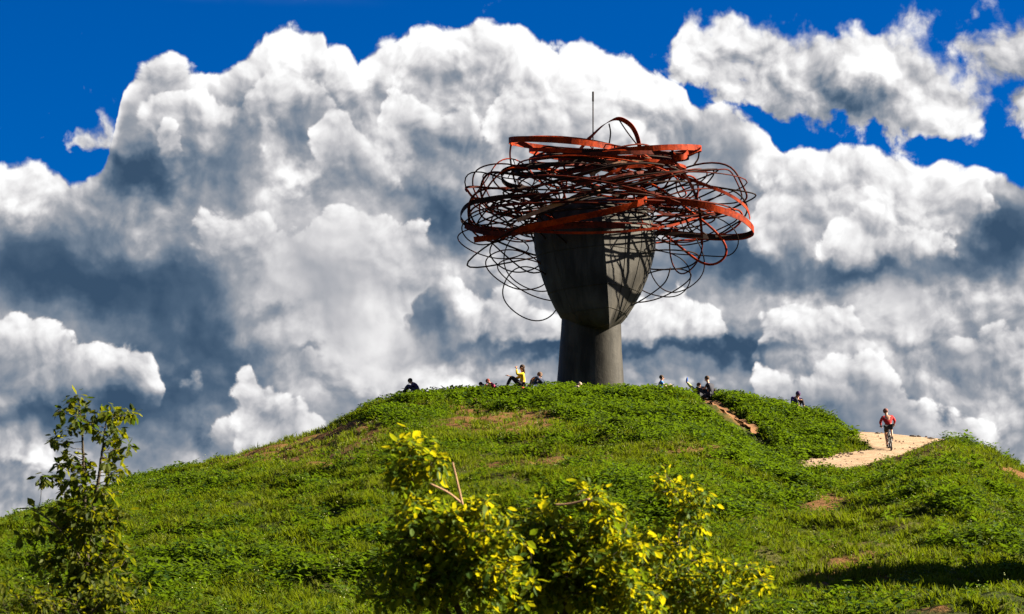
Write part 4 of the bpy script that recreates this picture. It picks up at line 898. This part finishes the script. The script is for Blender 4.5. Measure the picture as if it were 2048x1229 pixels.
def plant(name, label, cat, base, stems, clusters, Y, leafmat, L, W, nl, seed, spread=.10, twig_r=.006, group=None, sunny=0.0, n_parts=300, droop=.5):
    """stems: photo polylines (u, v, metres off the plane Y, radius); clusters: photo points that carry leaves"""
    r = random.Random(seed); x0 = (base-1024)/FPX/0.9885*Y; root = thing(name, label, cat, (x0, Y, float(ground(x0, Y))), 0, group); o0 = Vector(root.location)
    pts_all = []
    for si, st_ in enumerate(stems):
        P = smooth_open([at(u, v, Y+d)-o0 if v < 3000 else Vector((((u-1024)/FPX/0.9885*Y)-o0.x, d, -.05)) for u, v, d, _ in st_], 6); P = [p+Vector((r.uniform(-1,1), r.uniform(-1,1), 0))*.004 for p in P]
        v_, f_ = branch_mesh(P, st_[0][3], st_[-1][3], 7); mesh_obj('trunk' if si == 0 else 'branch', v_, f_, M_BARK, root, smooth=True)
        pts_all += [(p, st_[0][3]+(st_[-1][3]-st_[0][3])*i/(len(P)-1)) for i, p in enumerate(P)]
    leaves = []; tw_v, tw_f = [], []; nt = 0
    for (u, v, d) in clusters:
        c = at(u, v, Y+d)-o0
        q, rad = min(pts_all, key=lambda pr: (pr[0]-c).length*(1.0 if pr[0].z < c.z-.02 else 1.9)+(0 if pr[0].z < c.z+.05 else .3))
        mid = q.lerp(c, .5)+Vector((r.uniform(-.04,.04), r.uniform(-.04,.04), -.05*(c-q).length))
        P = [q, mid, c, c+(c-mid).normalized()*spread*.8]; v_, f_ = branch_mesh(smooth_open(P, 4), min(twig_r, max(rad*.8, .002)), .0015, 4)
        if (c-q).length > .12 and nt < 40: mesh_obj('branch', v_, f_, M_BARK, root, smooth=True); nt += 1
        else: tw_f += [tuple(i+len(tw_v) for i in f) for f in f_]; tw_v += v_
        pts_all.append((c, .003)); pts_all.append((mid, .004)) if (c-q).length > .3 else None
        for k in range(nl+r.randint(-2, 2)):
            dd = Vector((r.gauss(0,1), r.gauss(0,1), r.gauss(0,.8))).normalized()
            p = c+dd*spread*r.uniform(.15, 1.15)
            ld = (dd+Vector((r.uniform(-.5,.5), r.uniform(-.5,.5), -droop*r.uniform(0,1.4)))).normalized()
            leaves.append((p, ld, L*r.uniform(.5,1.3)))
    if tw_v: mesh_obj('twigs', tw_v, tw_f, M_BARK, root)
    # the 300 leaves nearest to the viewer are parts of their own; they share a few meshes
    protos = []
    for k in range(6):
        vs, fs = [], []; leaf_geo(vs, fs, Vector((0,0,0)), Vector((0,1,0)), Vector((0,0,1)), 1.0, W/L, .30, r.uniform(.1,.7)); me = bpy.data.meshes.new('leaf'); me.from_pydata([tuple(v) for v in vs], [], fs); me.materials.append(leafmat)
        a = me.attributes.new('tint', 'FLOAT', 'POINT'); a.data.foreach_set('value', [0.0]*len(vs)); me.update(); protos.append(me)
    leaves.sort(key=lambda l: l[0].y-0.4*l[0].z); vs, fs, tint = [], [], []
    for i, (p, d, s) in enumerate(leaves):
        upv = Vector((r.gauss(0,.45), r.gauss(0,.45), 1)).normalized(); sdv = d.cross(upv).normalized(); nv = sdv.cross(d)
        if i % 3 == 0 and i//3 < n_parts:
            o = bpy.data.objects.new('leaf', protos[i % 6]); col.objects.link(o); o.parent = root
            M = Matrix((sdv*s, d*s, nv*s)).transposed().to_4x4(); M.translation = p; o.matrix_basis = M
        else:
            n0 = len(vs); leaf_geo(vs, fs, p, d, upv, s, s*W/L, .30, r.uniform(.1,.7)); tint += [r.random()]*(len(vs)-n0)
    fo = mesh_obj('foliage', vs, fs, leafmat, root); a = fo.data.attributes.new('tint', 'FLOAT', 'POINT'); a.data.foreach_set('value', tint); fo['kind'] = 'stuff'
    return root
def C6(l): return [(.3815*x, 760+.3815*y) for x, y in l]
cr = random.Random(77)
cl = C6([(405,85),(385,95),(425,100),(370,130),(335,160),(318,165),(440,150),(400,205),(408,195),(485,225),(520,180),(510,170),(495,260),(470,240),(565,165),(575,180),(610,155),(600,190),(685,175),(660,170),(640,190),(700,180),(575,225),(610,255),(600,270),(530,280),
         (340,265),(290,300),(285,315),(345,320),(340,335),(385,255),(620,320),(645,310),(590,350),(665,355),(685,355),(560,320),(600,370),(380,395),(400,390),(340,405),(330,440),(315,450),(430,470),(350,430),(370,450),(600,410),(580,430),(620,470),(655,470),(560,430),(240,500),(215,525),(230,520),(280,515),(330,540),(360,530),
         (400,520),(450,500),(470,480),(590,500),(610,515),(350,580),(330,600),(385,575),(450,560),(430,590),(540,570),(510,600),(480,540),(600,590),(570,610),(420,440),(460,430),(395,480)])
for i in range(220):
    y_ = 640+600*cr.random()**.8; hw = np.interp(y_, [640,700,800,950,1240], [90,130,190,240,310]); x_ = 430+cr.gauss(0, .55)*hw
    cl.append((.3815*x_, 760+.3815*y_))
cl += C6([(160,680),(185,690),(640,690),(665,700),(620,680),(600,740),(200,760),(240,690),(120,830),(640,860),(660,930)])
cl = [(u, v, cr.uniform(-.35, .35)) for u, v in cl]
plant('sapling', 'slender twin stemmed young tree with drooping leaves at far left', 'tree', 172, [
    [(172,9999,0,.04),(172,1300,0,.028),(172,1150,0,.022),(178,1080,0,.018),(186,1020,0,.014),(197,960,0,.011),(202,920,0,.009),(207,880,0,.007),(212,838,0,.005)],
    [(172,1150,0,.026),(170,1080,.1,.02),(169,1000,.15,.016),(167,925,.12,.013),(165,875,.1,.009),(160,820,.05,.006),(158,796,0,.004)],
    [(172,1160,0,.02),(150,1100,-.2,.014),(110,1050,-.3,.010),(75,1025,-.3,.006)],
    [(172,1180,0,.02),(200,1110,.2,.012),(235,1050,.3,.008),(250,1030,.3,.005)]],
    cl, 24.0, M_LEAF_S, .096, .056, 10, 1, spread=.060, twig_r=.006, droop=.7)
def ell(l, seed, dd=.35):
    r = random.Random(seed); out = []
    for cx, cy, rx, ry, n in l:
        for i in range(n):
            a = r.uniform(0, 6.283); q = min(abs(r.gauss(0,.72)), 1.7); out.append((740+.4004*(cx+rx*q*math.cos(a)), 840+.4004*(cy+ry*q*math.sin(a)), r.uniform(-dd, dd)))
    return out
plant('shrub', 'tall leafy yellow green shoot with two bare brown twigs at the bottom centre', 'shrub', 885, [
    [(960,9999,0,.03),(940,1350,0,.026),(900,1180,0,.02),(860,1080,0,.015),(832,1000,0,.011),(820,940,0,.007),(822,885,0,.003)],
    [(900,1180,0,.015),(925,1090,.1,.011),(960,1020,.1,.007),(975,1000,.1,.004)],
    [(930,1280,0,.015),(870,1180,-.1,.011),(830,1120,-.1,.007),(810,1090,-.1,.004)]],
    ell([(200,150,70,70,26),(250,230,110,60,24),(330,200,40,60,8),(160,300,40,120,16),(230,430,80,60,22),(330,490,130,70,34),(480,470,90,60,20),(570,420,40,40,8),(210,600,90,90,34),(400,650,170,100,52),(560,560,80,70,16),(280,840,190,130,90),(540,830,140,130,70),(420,720,200,90,50),(600,700,120,90,40),(130,720,70,90,16),(680,760,90,150,36),(700,560,60,60,10)], 2),
    16.0, M_LEAF_B, .068, .042, 11, 2, spread=.060, twig_r=.004)
plant('shrub', 'widest yellow green bush at the bottom centre, right of the bare twigs', 'shrub', 1120, [
    [(1120,9999,.1,.03),(1120,1350,.1,.026),(1130,1200,.1,.02),(1165,1100,.1,.014),(1190,1040,.1,.009),(1185,990,.1,.004)],
    [(1125,1260,.1,.018),(1080,1150,0,.012),(1060,1060,0,.008),(1075,1030,0,.004)],
    [(1130,1230,.1,.016),(1200,1140,.2,.012),(1240,1080,.2,.007),(1250,1060,.2,.004)],
    [(1100,1010,.1,.006),(1140,1010,.1,.006),(1180,998,.1,.005)]],
    ell([(1060,370,70,40,14),(1120,390,50,40,12),(870,440,50,40,10),(1200,440,60,50,14),(1160,520,110,80,24),(860,520,120,60,22),(950,540,60,50,12),(900,650,150,90,40),(1130,690,120,90,30),(740,620,80,90,16),(820,820,160,140,52),(1080,850,150,120,44),(1240,600,60,60,12),(760,740,120,120,50),(950,780,160,120,60),(1120,760,120,110,40),(980,640,130,70,30),(1260,800,120,150,50),(1340,880,100,90,34),(1330,640,60,60,10)], 3),
    16.6, M_LEAF_B, .070, .044, 11, 3, spread=.062, twig_r=.004)
plant('shrub', 'darker thin bush with single upright crown, bottom centre right', 'shrub', 1340, [
    [(1340,9999,.2,.03),(1340,1350,.2,.024),(1350,1200,.2,.018),(1352,1100,.2,.012),(1360,1030,.2,.008),(1345,965,.2,.004)],
    [(1345,1260,.2,.015),(1420,1170,.3,.011),(1470,1140,.3,.007),(1500,1130,.3,.004)],
    [(1345,1260,.2,.014),(1290,1180,.1,.010),(1270,1130,.1,.005)],
    [(1360,1040,.2,.006),(1395,1010,.2,.004),(1405,990,.2,.003)]],
    ell([(1480,290,30,30,7),(1510,360,60,50,14),(1590,350,50,50,12),(1660,380,40,50,10),(1560,450,90,50,20),(1600,530,70,50,12),(1440,600,110,80,20),(1400,760,120,120,34),(1600,720,110,80,18),(1740,760,120,60,14),(1600,870,150,100,40),(1800,860,130,110,26),(1900,740,90,50,10),(1950,800,70,60,10),(1420,860,150,110,50),(1600,800,120,90,26),(1750,900,150,80,30),(1500,640,90,90,20)], 4),
    17.4, M_LEAF_B, .062, .034, 10, 4, spread=.065, twig_r=.004)
low = ell([(-1650,900,180,70,60),(-1300,860,120,60,24)], 6, .5)
plant('shrub', 'low bushy growth in the bottom left corner under the twin stemmed young tree', 'shrub', 90, [[(90,9999,0,.03),(90,1330,0,.02),(85,1240,0,.01),(80,1190,0,.004)],[(90,1330,0,.02),(150,1260,0,.01),(210,1200,0,.004)]],
    low, 22.5, M_LEAF_S, .075, .045, 10, 8, spread=.08, twig_r=.005)
shr = [o for o in bpy.data.objects if o.name == 'shrub'][0]; o0 = Vector(shr.location)
for l in ([(925,1010,-.3),(917,975,-.3),(905,925,-.3)],[(922,1006,-.3),(895,985,-.35),(860,968,-.4)],[(1112,1010,-.2),(1140,1008,-.2),(1180,998,-.2)]):
    v_, f_ = branch_mesh(smooth_open([at(u, v, 16+d)-o0 for u, v, d in l], 5), .0085, .006, 6); mesh_obj('dead_twig', v_, f_, M_TWIG, shr, smooth=True)
